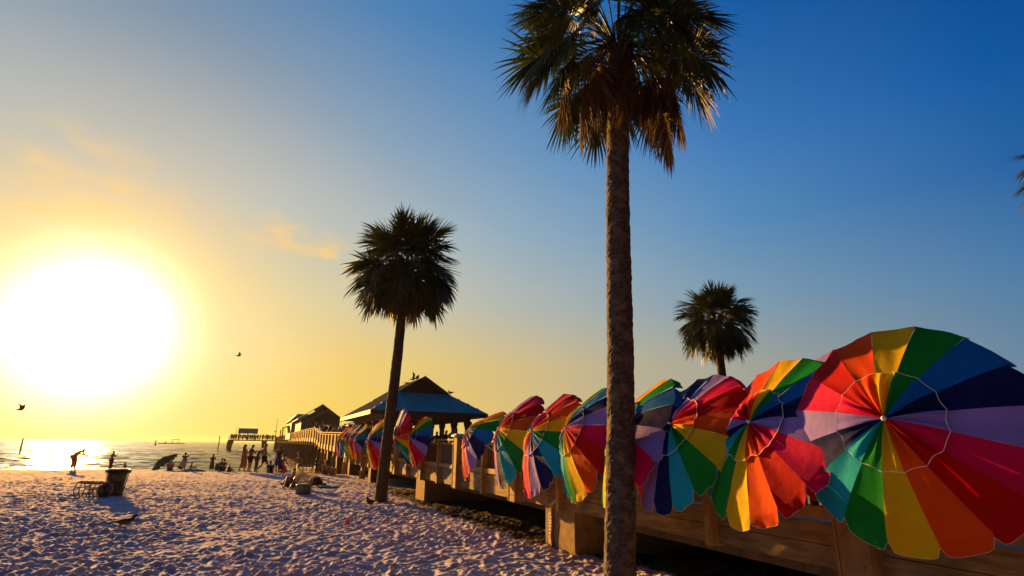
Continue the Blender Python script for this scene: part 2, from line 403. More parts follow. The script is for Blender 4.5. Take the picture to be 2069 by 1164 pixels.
def sand_material():
    m, nt, b = new_mat('beach sand'); n = nt.nodes; l = nt.links
    g = n.new('ShaderNodeNewGeometry'); sp = n.new('ShaderNodeSeparateXYZ'); l.new(g.outputs['Position'], sp.inputs[0])
    nz = n.new('ShaderNodeTexNoise'); nz.inputs['Scale'].default_value = 2.2; nz.inputs['Detail'].default_value = 8; l.new(g.outputs['Position'], nz.inputs['Vector'])
    r = n.new('ShaderNodeValToRGB'); r.color_ramp.elements[0].position = .3; r.color_ramp.elements[1].position = .72
    r.color_ramp.elements[0].color = (0.41,0.365,0.40,1); r.color_ramp.elements[1].color = (0.60,0.545,0.58,1)
    l.new(nz.outputs[0], r.inputs[0])
    # wet, darker sand low by the water
    wet = n.new('ShaderNodeMapRange'); wet.inputs['From Min'].default_value = -0.30; wet.inputs['From Max'].default_value = -0.42
    l.new(sp.outputs['Z'], wet.inputs['Value'])
    m1 = n.new('ShaderNodeMix'); m1.data_type = 'RGBA'; l.new(wet.outputs[0], m1.inputs['Factor']); l.new(r.outputs[0], m1.inputs['A']); m1.inputs['B'].default_value = (.17,.125,.085,1)
    # soil and dead weeds beside the pier; dark colour also paints shade below it
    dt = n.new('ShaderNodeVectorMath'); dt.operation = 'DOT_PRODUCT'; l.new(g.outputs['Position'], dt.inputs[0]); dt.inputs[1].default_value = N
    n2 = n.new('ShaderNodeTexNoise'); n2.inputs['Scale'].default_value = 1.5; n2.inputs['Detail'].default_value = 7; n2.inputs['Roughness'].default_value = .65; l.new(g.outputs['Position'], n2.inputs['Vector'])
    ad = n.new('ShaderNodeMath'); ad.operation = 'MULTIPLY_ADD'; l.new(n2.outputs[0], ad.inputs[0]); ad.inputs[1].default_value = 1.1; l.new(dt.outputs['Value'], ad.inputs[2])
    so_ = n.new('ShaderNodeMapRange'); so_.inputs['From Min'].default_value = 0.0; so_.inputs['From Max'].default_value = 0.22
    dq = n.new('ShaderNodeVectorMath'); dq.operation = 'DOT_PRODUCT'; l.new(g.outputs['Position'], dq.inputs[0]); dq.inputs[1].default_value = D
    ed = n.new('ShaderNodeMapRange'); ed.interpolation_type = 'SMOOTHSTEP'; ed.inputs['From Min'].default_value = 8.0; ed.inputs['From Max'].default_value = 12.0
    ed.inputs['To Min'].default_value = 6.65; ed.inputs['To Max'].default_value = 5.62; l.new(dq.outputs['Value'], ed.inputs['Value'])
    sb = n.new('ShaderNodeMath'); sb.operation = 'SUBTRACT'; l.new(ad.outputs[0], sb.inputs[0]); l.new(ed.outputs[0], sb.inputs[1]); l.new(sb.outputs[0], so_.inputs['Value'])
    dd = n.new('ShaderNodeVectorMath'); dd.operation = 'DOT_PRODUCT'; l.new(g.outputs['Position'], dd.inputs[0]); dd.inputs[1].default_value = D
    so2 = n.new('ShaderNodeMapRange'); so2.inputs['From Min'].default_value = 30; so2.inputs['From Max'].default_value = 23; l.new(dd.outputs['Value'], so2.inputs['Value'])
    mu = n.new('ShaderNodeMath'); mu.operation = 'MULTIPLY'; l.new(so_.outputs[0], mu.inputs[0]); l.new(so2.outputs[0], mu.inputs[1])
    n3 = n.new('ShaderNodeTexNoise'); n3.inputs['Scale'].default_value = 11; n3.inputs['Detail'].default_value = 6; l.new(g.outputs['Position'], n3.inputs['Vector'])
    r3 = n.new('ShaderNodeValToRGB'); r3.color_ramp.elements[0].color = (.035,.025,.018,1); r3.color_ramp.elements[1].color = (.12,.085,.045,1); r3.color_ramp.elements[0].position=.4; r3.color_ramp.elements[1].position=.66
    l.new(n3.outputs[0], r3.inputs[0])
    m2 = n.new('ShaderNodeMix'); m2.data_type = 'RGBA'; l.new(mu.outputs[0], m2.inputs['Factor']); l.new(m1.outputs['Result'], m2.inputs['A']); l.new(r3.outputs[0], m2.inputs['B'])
    l.new(m2.outputs['Result'], b.inputs['Base Color'])
    rg = n.new('ShaderNodeMapRange'); rg.inputs['To Min'].default_value = .9; rg.inputs['To Max'].default_value = .22; l.new(wet.outputs[0], rg.inputs['Value']); l.new(rg.outputs[0], b.inputs['Roughness'])
    b.inputs['Specular IOR Level'].default_value = .04
    n4 = n.new('ShaderNodeTexNoise'); n4.inputs['Scale'].default_value = 14; n4.inputs['Detail'].default_value = 9; n4.inputs['Roughness'].default_value = .6; l.new(g.outputs['Position'], n4.inputs['Vector'])
    inv = n.new('ShaderNodeMapRange'); inv.inputs['To Min'].default_value = .55; inv.inputs['To Max'].default_value = 0.02; l.new(wet.outputs[0], inv.inputs['Value'])
    bp = n.new('ShaderNodeBump'); bp.inputs['Distance'].default_value = .05; l.new(inv.outputs[0], bp.inputs['Strength']); l.new(n4.outputs[0], bp.inputs['Height']); l.new(bp.outputs[0], b.inputs['Normal'])
    return m
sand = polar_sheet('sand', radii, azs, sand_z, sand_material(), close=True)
tag(sand, kind='structure')
def gz(x, y): return float(base_z(np.array([x]), np.array([y]))[0])
def gzf(x, y): return float(sand_z(np.array([x]), np.array([y]))[0])

# ---------------------------------------------------------------- sea
def water_z(X, Y):
    r = np.hypot(X, Y)
    t = X * D.x + Y * D.y; o = X * N.x + Y * N.y
    s = t - shore_t(o)
    grow = np.clip((s - 2) / 14, 0.15, 1)
    z = np.zeros_like(X)
    for (L, A, ang, lim, sd) in ((9.5,.085,0.05,900,1),(5.2,.060,-.22,520,2),(2.9,.042,.32,300,3),(1.5,.026,-.5,150,4),(0.8,.014,.75,85,5)):
        ca, sa = math.cos(ang), math.sin(ang)
        u = (t*ca + o*sa); v = (-t*sa + o*ca)
        w = vnoise(u + 6*vnoise(u, v, L*3.3, sd), v, L*2.2, sd) * 2.4
        ph = 2*math.pi*(u / L + w)
        crest = 1 - np.abs(np.sin(ph/2 ))**0.8 * 2
        z += A * crest * (0.45 + .9*vnoise(u, v, L*4.5, sd+7)) * np.clip(1.4 - r/lim, 0, 1)
    return WATER_Z + z * grow
wr = []
r = 30.0
while r < 1400: wr.append(r); r *= 1.0036
while r < 2500: wr.append(r); r *= 1.08
wr.append(2500.0)
def water_material():
    m, nt, b = new_mat('sea water'); n = nt.nodes; l = nt.links
    g = n.new('ShaderNodeNewGeometry')
    rt = n.new('ShaderNodeVectorRotate'); rt.rotation_type = 'Z_AXIS'; rt.inputs['Angle'].default_value = PAZ; l.new(g.outputs['Position'], rt.inputs[0])
    mp = n.new('ShaderNodeMapping'); mp.inputs['Scale'].default_value = (.45,1,1); l.new(rt.outputs[0], mp.inputs[0])
    a = n.new('ShaderNodeTexNoise'); a.inputs['Scale'].default_value = .8; a.inputs['Detail'].default_value = 6; a.inputs['Roughness'].default_value = .6; l.new(mp.outputs[0], a.inputs['Vector'])
    w = n.new('ShaderNodeTexNoise'); w.inputs['Scale'].default_value = .16; w.inputs['Detail'].default_value = 3; w.inputs['Roughness'].default_value = .5; l.new(mp.outputs[0], w.inputs['Vector'])
    b1 = n.new('ShaderNodeBump'); b1.inputs['Strength'].default_value = 1.0; b1.inputs['Distance'].default_value = 1.7
    l.new(w.outputs[0], b1.inputs['Height'])
    bp = n.new('ShaderNodeBump'); bp.inputs['Strength'].default_value = 1.0; bp.inputs['Distance'].default_value = .24
    l.new(a.outputs[0], bp.inputs['Height']); l.new(b1.outputs[0], bp.inputs['Normal']); l.new(bp.outputs[0], b.inputs['Normal'])
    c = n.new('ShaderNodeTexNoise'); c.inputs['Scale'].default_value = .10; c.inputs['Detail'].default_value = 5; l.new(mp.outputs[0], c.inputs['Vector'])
    r = n.new('ShaderNodeValToRGB'); r.color_ramp.elements[0].color = (.15,.098,.015,1); r.color_ramp.elements[1].color = (.38,.265,.055,1); l.new(c.outputs[0], r.inputs[0])  # golden sky reflection is put into the water's base colour
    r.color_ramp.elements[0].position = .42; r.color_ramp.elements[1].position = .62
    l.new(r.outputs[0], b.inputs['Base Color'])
    b.inputs['Roughness'].default_value = .12; b.inputs['IOR'].default_value = 1.2; b.inputs['Specular IOR Level'].default_value = .32
    return m
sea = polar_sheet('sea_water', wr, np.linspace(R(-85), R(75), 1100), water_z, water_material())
tag(sea, kind='structure')

# ---------------------------------------------------------------- the pier
def deck_z(t):
    return float(np.interp(t, [-20, 36, 42, 55.6, 63, 75, 300], [1.0, 1.0, 1.5, 1.72, 2.28, 2.36, 2.40]))
PIER_W = 12.1                                   # far edge, measured like OFF
pier = empty('pier', PT(12, 8.8, 0), 'long wooden fishing pier on piles running from the beach out over the sea', 'pier')
def P(mb, name, mat, smooth=False, parent=pier): return mb.build(name, mat, parent, smooth, world=True)

# deck, in stretches
for (a, b_) in ((-16, 0), (0, 12), (12, 24), (24, 36)):
    mb = MB(); mb.pbox(a, b_-.002, OFF+.08, PIER_W, .80, 1.0); P(mb, 'deck', DECKM)
ts = [36, 42, 55.6, 63, 75] + list(range(95, 206, 20))
for a, b_ in zip(ts[:-1], ts[1:]):
    z0, z1 = deck_z(a), deck_z(b_)
    mb = MB(); mb.pbox(a, b_-.002, OFF+.05, PIER_W, z0-.32, z0, z1-z0); P(mb, 'deck', WOOD_DARK)

def balusters(mb, a, b_, o, z0, z1, w=.085, gap=.045, rise=0.0):
    n = int((b_ - a) / (w + gap)); st = (b_ - a) / n
    for k in range(n):
        t = a + k*st + gap/2
        dz = rise * (t - a) / (b_ - a)
        mb.pbox(t, t + st - gap, o, o+.022, z0+dz, z1+dz)
# beach-side railing with its wide fascia, bay by bay
BIG = (-4.1, -.1, 3.9, 7.9, 11.95, 16.05, 19.9, 24.0, 28.1, 32.2, 36.2)
posts = [-6.1, -4.1, -2.1, -.1, 1.9, 3.9, 5.9, 7.9, 9.92, 11.95, 14.0, 16.05, 18.0, 19.9, 21.95, 24.0, 26.05, 28.1, 30.15, 32.2, 34.2, 36.2, 38.2]
random.seed(3)
for i, t in enumerate(posts):
    big = t in BIG
    mb = MB()
    if big:
        mb.pbox(t-.17, t+.17, OFF-.165, OFF+.10, .69, 2.13)
        for q in (-.178, .148): mb.pbox(t+q, t+q+.03, OFF-.177, OFF-.147, .70, 2.12)
        for zz in (.82, 1.08):
            for q in (-.09, .09): mb.pbox(t+q-.014, t+q+.014, OFF-.176, OFF-.163, zz, zz+.028)
        po = P(mb, 'rail_post', WOOD)
        mb = MB(); mb.pbox(t-.22, t+.22, OFF-.23, OFF+.16, 2.132, 2.175)
        e = .12
        p0 = [PT(t-.20,OFF-.21,2.176), PT(t-.20,OFF+.12,2.176), PT(t+.20,OFF+.12,2.176), PT(t+.20,OFF-.21,2.176)]
        p1 = [PT(t-e,OFF-.18,2.215), PT(t-e,OFF+.04,2.215), PT(t+e,OFF+.04,2.215), PT(t+e,OFF-.18,2.215)]
        mb.hexa(p0+p1)
        c = mb.build('post_cap', CAPM, None)
        c.parent = po
        c.matrix_parent_inverse = Matrix.Identity(4)
        mi = np.array(wmat(po).inverted())
        for v in c.data.vertices:
            q = mi @ np.array([*v.co, 1]); v.co = q[:3]
    else:
        mb.pbox(t-.055, t+.055, OFF-.115, OFF+.09, .70, 2.02)
        mb.pbox(t-.013, t+.013, OFF-.127, OFF-.113, .84, .866); mb.pbox(t-.013, t+.013, OFF-.127, OFF-.113, 1.06, 1.086)
        P(mb, 'rail_post', WOOD)
for a, b_ in zip(posts[:-1], posts[1:]):
    ga = .172 if a in BIG else .057; gb = .172 if b_ in BIG else .057
    j = random.uniform(-.006, .006)
    mb = MB(); mb.pbox(a+ga, b_-gb, OFF+j, OFF+.05+j, .725, .938); mb.pbox(a+ga, b_-gb, OFF+j+random.uniform(.002,.008), OFF+.05+j, .946, 1.165); P(mb, 'fascia_board', FASCIA)
    mb = MB(); mb.pbox(a+ga, b_-gb, OFF-.055, OFF+.075, 1.205, 1.325); P(mb, 'bottom_rail', WOOD)
    mb = MB(); mb.pbox(a+ga, b_-gb, OFF-.05, OFF+.07, 1.90, 1.965); mb.pbox(a+(ga if a in BIG else .002), b_-(gb if b_ in BIG else .002), OFF-.10, OFF+.13, 2.022, 2.072); P(mb, 'top_rail', WOOD)
    mb = MB(); balusters(mb, a+ga, b_-gb, OFF+.03, 1.327, 1.898); P(mb, 'baluster_panel', WOOD_DARK)
# railing over the ramp and over the water
fp = [38.2, 40.2, 42.2, 44.4, 46.6, 48.8, 51.0, 53.3, 55.6, 58.0, 60.5, 63.0] + [63+3.3*k for k in range(1, 43)]
for a, b_ in zip(fp[:-1], fp[1:]):
    z0, z1 = deck_z(a), deck_z(b_)
    if a < 42: z0 = deck_z(a); 
    mb = MB(); mb.pbox(a-.07, a+.07, OFF-.12, OFF+.09, z0-.34, z0+1.10); P(mb, 'rail_post', WOOD)
    rs = z1 - z0
    mb = MB(); mb.pbox(a+.002, b_-.002, OFF-.10, OFF+.12, z0+1.102, z0+1.15, rs); mb.pbox(a+.072, b_-.072, OFF-.06, OFF+.04, z0+.92, z0+1.0, rs); P(mb, 'top_rail', WOOD)
    mb = MB(); mb.pbox(a+.072, b_-.072, OFF-.03, OFF+.03, z0-.30, z0+.12, rs)
    mb.cm = 1
    balusters(mb, a+.072, b_-.072, OFF-.015, z0+.125, z0+.915, .07, .05 if a < 70 else .03, rs)
    mb.build('rail_panel', [WOOD, WOOD_FAR], pier, world=True)
# railing on the far side, seen through the gaps
for a in range(0, 200, 20):
    mb = MB()
    for k in range(10):
        t = a + 2*k; z0 = deck_z(t)
        mb.pbox(t, t+.12, PIER_W-.1, PIER_W, z0+.002, z0+1.1)
        zz = deck_z(t+2) - z0
        mb.pbox(t+.121, t+1.999, PIER_W-.08, PIER_W-.02, z0+.98, z0+1.06, zz); mb.pbox(t+.121, t+1.999, PIER_W-.08, PIER_W-.02, z0+.2, z0+.28, zz)
        if a < 60: balusters(mb, t+.13, t+1.99, PIER_W-.06, z0+.282, z0+.978, rise=zz)
    P(mb, 'far_side_rail', WOOD_DARK)
# supports
for t0 in (-.5, 9.5, 19.75):
    mb = MB(); mb.pbox(t0, t0+1.15 if t0 > 0 else t0+1.0, OFF+.02, PIER_W-.1, -.5, .72)
    if t0 == 9.5: mb.pbox(t0+.80, t0+.84, OFF-.012, OFF+.018, .0, .70)
    mb.tube([PT(t0+.80, OFF-.02, .71), PT(t0+.79, OFF-.025, .45), PT(t0+.83, OFF-.02, .2), PT(t0+.80, OFF-.015, -.1)], .018, 6) if t0 == 9.5 else None
    P(mb, 'support_block', CONCRETE)
for t0 in (29.6, 36.8, 43.0, 49.0):
    mb = MB(); z = deck_z(t0) - .33
    if t0 < 36: z = .79
    mb.pbox(t0, t0+.62, OFF-.05, PIER_W-.1, z-.62, z)
    for o in (OFF+.25, 8.8, 11.5): mb.pbox(t0+.08, t0+.54, o-.28, o+.28, -3.0, z-.622)
    P(mb, 'support_block', WOOD_DARK)
ct = 32.5
k = 0
for t in [32.9, 40.0, 46.2, 52.0, 55.0, 58.0] + [61.5+3.6*q for q in range(39)]:
    mb = MB(); z = deck_z(t) - (.33 if t > 36 else .21)
    mb.pbox(t-.15, t+.15, OFF+.02, PIER_W-.1, z-.34, z-.002)
    for o in (OFF+.10, 8.8, 11.5):
        mb.tube([PT(t, o, -4.5), PT(t, o, z-.342)], .17 if t < 60 else .19, 7)
    P(mb, 'pile_bent', WOOD if t < 58 else WOOD_DARK)
# long stringers below the deck
for o in (OFF+.5, 7.4, 10.0):
    mb = MB(); mb.pbox(-10, 35.9, o, o+.15, .52, .799); P(mb, 'stringer', WOOD_DARK)

# notice stencilled on the support block beside the beach (white characters turned on their side, worn away)
mb = MB()
random.seed(11)
def strokes(mb, t, z, segs, s=.07, w=.012):
    for (a, b2, c, d2) in segs:      # strokes in a cell, x along the pier and y up
        x0, x1 = sorted((a, c)); y0, y1 = sorted((b2, d2))
        mb.pbox(t - x1*s - w/2, t - x0*s + w/2, OFF-.004, OFF+.010, z + y0*s - w/2, z + y1*s + w/2)
GL = {'C': [(0,0,0,1),(0,0,1,0),(0,1,1,1)], 'O': [(0,0,0,1),(1,0,1,1),(0,0,1,0),(0,1,1,1)], 'I': [(0,.5,1,.5)], 'E': [(0,0,1,0),(0,0,0,1),(1,0,1,1),(.5,0,.5,1)],
      'L': [(0,0,0,1),(0,0,1,0)], 'D': [(0,0,1,0),(0,0,0,1),(1,0,1,1),(0,1,1,1),(.5,.3,.5,.7)]}
z = .60
for ch, h in (('D', .13), ('I', .035), ('I', .035), ('I', .035), ('I', .035), ('E', .09), ('E', .09), ('D', .11)):
    s_ = .15
    segs = [(a, b2*h/s_, c, d2*h/s_) for (a, b2, c, d2) in GL[ch]]
    z -= h
    strokes(mb, 10.46, z, segs, s_, .016)
    z -= .028
P(mb, 'stencilled_notice', PIPING)

# small information plates on two posts are left plain timber in the photograph; T-shaped head of the pier far out
head = empty('outer_platform', PT(187, -1, 0), 'far end platform of the pier standing out over the sea on tall legs', 'pier platform')
mb = MB(); mb.pbox(184, 190, -7.4, OFF-.13, 2.12, 2.40); mb.build('deck', WOOD_DARK, head, world=True)
mb = MB()
for k in range(12):
    o = -7.3 + k*1.15
    mb.pbox(184.02, 184.12, o, o+.12, 2.402, 3.42)
mb.pbox(184.0, 184.14, -7.4, OFF-.14, 3.422, 3.52); mb.pbox(184.03, 184.1, -7.4, OFF-.14, 2.85, 2.91)
mb.build('railing', WOOD_DARK, head, world=True)
for o in (-6.9, 2.2):
    mb = MB(); mb.hexa([PT(184.6,o-.28,-4),PT(184.6,o+.28,-4),PT(185.3,o+.28,-4),PT(185.3,o-.28,-4),PT(184.4,o-.55,1.3),PT(184.4,o+.75,1.3),PT(185.5,o+.75,1.3),PT(185.5,o-.55,1.3)])
    mb.pbox(184.3, 189, o-.62, o+.85, 1.302, 2.118)
    mb.build('leg', WOOD_DARK, head, world=True)
mb = MB(); mb.pbox(185.2, 185.26, -5.6, -5.5, 2.4, 6.2); mb.build('lamp_mast', DARKTRIM, head, world=True)
shelter = empty('roof_shelter', PT(186.5, -2.4, 2.4), 'small open roofed shelter standing on the far end of the pier', 'shelter')
mb = MB()
ra, rb = -5.1, .2
mb.hexa([PT(184.4,ra,4.25),PT(184.4,rb,4.25),PT(186.5,rb,5.55),PT(186.5,ra,5.55),PT(184.4,ra,4.42),PT(184.4,rb,4.42),PT(186.5,rb,5.74),PT(186.5,ra,5.74)])
mb.hexa([PT(186.502,ra,5.55),PT(186.502,rb,5.55),PT(188.6,rb,4.25),PT(188.6,ra,4.25),PT(186.502,ra,5.74),PT(186.502,rb,5.74),PT(188.6,rb,4.42),PT(188.6,ra,4.42)])
mb.build('roof', ROOF_GREY, shelter, world=True)
for o in (-4.8, -2.5, -.2):
    for t in (184.9, 188.1):
        mb = MB(); mb.pbox(t, t+.2, o-.12, o+.12, 2.4, 4.5); mb.build('post', WOOD_DARK, shelter, world=True)

# ---------------------------------------------------------------- near pavilion with blue hip roof
def hip_pavilion(name, t0, t1, o0, o1, ze, za, zdeck, label, roofm, sidem):
    e = empty(name, PT((t0+t1)/2, (o0+o1)/2, zdeck), label, 'pavilion')
    oc = (o0+o1)/2; half = (o1-o0)/2; sl_ = (za-ze)/half
    ins = 1.7; zg = ze + sl_*ins       # gable base
    og0, og1 = o0 + ins, o1 - ins
    th = .05
    def slab(name, pts, m):
        nrm_ = (pts[1]-pts[0]).cross(pts[2]-pts[1]).normalized()
        if nrm_.z < 0: nrm_ = -nrm_
        mbx = MB(); n_ = len(pts); lo = [p - nrm_*th for p in pts]
        mbx.add(lo + pts, [tuple(range(n_-1,-1,-1)), tuple(range(n_, 2*n_))] + [(k_, (k_+1) % n_, n_+(k_+1) % n_, n_+k_) for k_ in range(n_)])
        return mbx
    parts = {}
    # long sides: eave, up to ridge
    for side, (oe, og) in enumerate(((o0, og0), (o1, og1))):
        pts = [PT(t0, oe, ze), PT(t0+ins, og, zg), PT(t0+ins-.02, oc, za), PT(t1-ins+.02, oc, za), PT(t1-ins, og, zg), PT(t1, oe, ze)]
        mbx = slab('roof', pts, sidem)
        k_ = t0 + .45
        while k_ < t1 - .4:
            oo = oe + (og-oe)*min(1, max(0, 1)); zt = za
            tt = min(max(k_, t0+ins), t1-ins)
            lim = min((k_-t0), (t1-k_), half)
            ztop = ze + sl_*min(lim if lim < ins else half, half); otop = oe + (oc-oe)*(ztop-ze)/(za-ze)
            a_ = PT(k_, oe, ze+.002); b2 = PT(k_, otop, ztop+.002)
            mbx.hexa([a_-D*.015, a_+D*.015, b2+D*.015, b2-D*.015, a_-D*.015+UP*.035, a_+D*.015+UP*.035, b2+D*.015+UP*.035, b2-D*.015+UP*.035])
            k_ += .42
        mbx.build('roof', sidem, e, world=True)
    for side, (te, tg) in enumerate(((t0, t0+ins), (t1, t1-ins))):
        pts = [PT(te, o0, ze), PT(te, o1, ze), PT(tg, og1, zg), PT(tg, og0, zg)]
        mbx = slab('roof', pts, roofm)
        k_ = o0 + .22
        while k_ < o1 - .2:
            lim = min(k_-o0, o1-k_, ins)
            a_ = PT(te, k_, ze+.002); b2 = PT(te+(tg-te)*lim/ins, k_, ze+sl_*lim+.002)
            mbx.hexa([a_-N*.014, a_+N*.014, b2+N*.014, b2-N*.014, a_-N*.014+UP*.04, a_+N*.014+UP*.04, b2+N*.014+UP*.04, b2-N*.014+UP*.04])
            k_ += .40
        mbx.build('hip_roof', roofm, e, world=True)
        # open gable with its king post
        sg = 1 if side == 0 else -1
        mbx = MB(); tq = tg + sg*.25
        mbx.add([PT(tq, og0+.1, zg+.02), PT(tq, og1-.1, zg+.02), PT(tq, oc, za-.12)], [(0,1,2)])
        mbx.add([PT(tq+sg*.05, og0+.1, zg+.02), PT(tq+sg*.05, og1-.1, zg+.02), PT(tq+sg*.05, oc, za-.12)], [(2,1,0)])
        gb = mbx.build('gable_louvre', DARKTRIM, e, world=True)
        mbx = MB(); lo_, hi_ = min(tq-sg*.08, tq-sg*.004), max(tq-sg*.08, tq-sg*.004)
        mbx.pbox(lo_, hi_, oc-.09, oc+.09, zg+.05, za-.14); mbx.build('king_post', WOOD_DARK, e, world=True)
        # barge boards
        mbx = MB(); w_ = .14
        for (oa) in (og0, og1):
            s_ = 1 if oa < oc else -1
            t_a, t_b = (tg-.06*sg), (tg+.02*sg)
            mbx.hexa([PT(t_a, oa, zg-.06), PT(t_b, oa, zg-.06), PT(t_b, oc, za-.16), PT(t_a, oc, za-.16), PT(t_a, oa, zg+.06), PT(t_b, oa, zg+.06), PT(t_b, oc, za+.06), PT(t_a, oc, za+.06)])
        mbx.build('barge_board', DARKTRIM, e, world=True)
    # eave fascia
    mbx = MB(); mbx.pbox(t0-.03, t1+.03, o0-.03, o0, ze-.21, ze-.01); mbx.build('fascia', FASCIA_Y, e, world=True)
    mbx = MB(); mbx.pbox(t0-.03, t1+.03, o1, o1+.03, ze-.21, ze-.01); mbx.build('fascia', FASCIA_Y, e, world=True)
    for tt in (t0, t1):
        mbx = MB(); mbx.pbox(tt-.03 if tt == t0 else tt, tt if tt == t0 else tt+.03, o0, o1, ze-.21, ze-.01); mbx.build('fascia', DARKTRIM, e, world=True)
    mbx = MB(); mbx.pbox(t0+.05, t1-.05, o0+.05, o1-.05, ze-.10, ze-.06); mbx.build('soffit', WOOD_DARK, e, world=True)
    mbx = MB()
    for o_ in (o0+.85, o1-.85): mbx.pbox(t0+.6, t1-.6, o_-.1, o_+.1, ze-.42, ze-.102)
    for t_ in (t0+.7, t1-.7): mbx.pbox(t_-.1, t_+.1, o0+.96, o1-.96, ze-.42, ze-.102)
    mbx.build('beam', WOOD_DARK, e, world=True)
    nt_ = 5
    for k_ in range(nt_):
        t_ = t0+.75 + (t1-t0-1.5)*k_/(nt_-1)
        for o_ in (o0+.85, o1-.85):
            mbx = MB(); mbx.pbox(t_-.12, t_+.12, o_-.12, o_+.12, zdeck+.002, ze-.422)
            for s_ in (-1, 1):
                mbx.hexa([PT(t_+s_*.12,o_-.05,ze-1.0),PT(t_+s_*.12,o_+.05,ze-1.0),PT(t_+s_*.55,o_+.05,ze-.5),PT(t_+s_*.55,o_-.05,ze-.5),PT(t_+s_*.12,o_-.05,ze-.9),PT(t_+s_*.12,o_+.05,ze-.9),PT(t_+s_*.5,o_+.05,ze-.43),PT(t_+s_*.5,o_-.05,ze-.43)])
            mbx.build('post', WOOD_DARK, e, world=True)
    for o_ in (o0+.85, o1-.85):
        for k_ in (1, 3):
            t_ = t0+.75 + (t1-t0-1.5)*k_/(nt_-1)
    return e
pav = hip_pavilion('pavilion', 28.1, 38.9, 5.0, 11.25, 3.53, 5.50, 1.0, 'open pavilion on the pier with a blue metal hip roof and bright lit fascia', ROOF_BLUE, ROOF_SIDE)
for t_ in (30.0, 32.2, 34.4):                # small hanging lamps seen glowing against the light are plain globes
    mb = MB(); mb.tube([PT(t_, 5.9, 3.4), PT(t_, 5.9, 3.22)], .015, 5); mb.ball(PT(t_, 5.9, 3.12), .11, 8, 6)
    mb.build('globe_lamp', PIPING, pav, world=True)

# ---------------------------------------------------------------- large buildings further out on the pier
def gable_roof(mb, t0, t1, o0, o1, ze, za, th=.12):
    oc = (o0+o1)/2
    mb.hexa([PT(t0,o0,ze-th),PT(t1,o0,ze-th),PT(t1,oc,za-th),PT(t0,oc,za-th),PT(t0,o0,ze),PT(t1,o0,ze),PT(t1,oc,za),PT(t0,oc,za)])
    mb.hexa([PT(t0,oc+.002,za-th),PT(t1,oc+.002,za-th),PT(t1,o1,ze-th),PT(t0,o1,ze-th),PT(t0,oc+.002,za),PT(t1,oc+.002,za),PT(t1,o1,ze),PT(t0,o1,ze)])
def gable_wall(mb, t0, t1, o0, o1, z0, ze, za):
    oc = (o0+o1)/2
    mb.add([PT(t0,o0,z0),PT(t0,o1,z0),PT(t0,o1,ze),PT(t0,oc,za),PT(t0,o0,ze),PT(t1,o0,z0),PT(t1,o1,z0),PT(t1,o1,ze),PT(t1,oc,za),PT(t1,o0,ze)],
           [(0,1,2,3,4),(9,8,7,6,5),(0,5,6,1),(1,6,7,2),(2,7,8,3),(3,8,9,4),(4,9,5,0)])
bait = empty('pier_house', PT(95, 8.6, 2.4), 'large gabled building far out on the pier with a dark porch gable', 'building')
mb = MB(); gable_wall(mb, 90.6, 104, 5.9, 11.4, 2.42, 5.25, 7.1); mb.build('wall', WALL_BLUE, bait, world=True)
mb = MB(); gable_roof(mb, 89.6, 105, 5.3, 12.0, 5.35, 7.62); mb.build('roof', ROOF_GREY, bait, world=True)
mb = MB(); gable_roof(mb, 87.6, 89.5, 6.9, 11.5, 5.15, 6.72); mb.build('porch_roof', ROOF_GREY, bait, world=True)
mb = MB(); gable_wall(mb, 88.0, 88.1, 7.15, 11.25, 5.02, 5.06, 6.5); mb.build('porch_gable', DARKTRIM, bait, world=True)
for o in (7.3, 9.2, 11.1):
    mb = MB(); mb.pbox(88.0, 88.2, o-.1, o+.1, 2.4, 5.0); mb.build('porch_post', DARKTRIM, bait, world=True)
for o in (7.9, 9.6):
    mb = MB(); mb.pbox(90.55, 90.58, o-.5, o+.5, 3.3, 4.5); w_ = mb.build('window', DARKTRIM, bait, world=True)
wing = empty('pier_house', PT(112, 6.6, 2.4), 'low grey walled building with a flat ridge behind the gabled one on the pier', 'building')
mb = MB(); mb.pbox(107, 124, 5.4, 10.5, 2.42, 5.6); mb.build('wall', WALL_GREY, wing, world=True)
mb = MB()
mb.hexa([PT(106.4,5.0,5.6),PT(124.6,5.0,5.6),PT(124.6,11,5.6),PT(106.4,11,5.6),PT(109,6.3,6.9),PT(122,6.3,6.9),PT(122,9.7,6.9),PT(109,9.7,6.9)])
mb.build('roof', ROOF_GREY, wing, world=True)
mb = MB()
mb.hexa([PT(112,4.1,4.35),PT(123,4.1,4.35),PT(123,5.39,4.85),PT(112,5.39,4.85),PT(112,4.1,4.45),PT(123,4.1,4.45),PT(123,5.39,4.97),PT(112,5.39,4.97)])
mb.build('awning', DARKTRIM, wing, world=True)
for t in (112.2, 122.5):
    mb = MB(); mb.pbox(t, t+.2, 4.2, 4.4, 2.1, 4.36); mb.pbox(t, t+.2, 4.41, OFF-.2, 2.1, 2.3); mb.build('awning_post', DARKTRIM, wing, world=True)
b3 = empty('pier_house', PT(72, 14, 1.6), 'blue grey shed beside the pier just behind the blue roofed pavilion', 'building')
mb = MB(); gable_wall(mb, 70, 80, 10.2, 15.5, 2.3, 4.0, 5.0); mb.build('wall', WALL_BLUE, b3, world=True)
mb = MB(); gable_roof(mb, 69.6, 80.4, 9.9, 15.8, 4.0, 5.1); mb.build('roof', ROOF_BLUE, b3, world=True)
mb = MB(); mb.pbox(69, 81, PIER_W+.01, 16, 2.0, 2.28)
for t in (70, 80):
    for o in (12.6, 15.6): mb.pbox(t-.15, t+.15, o-.15, o+.15, -4, 1.998)
mb.build('platform', WOOD_DARK, b3, world=True)
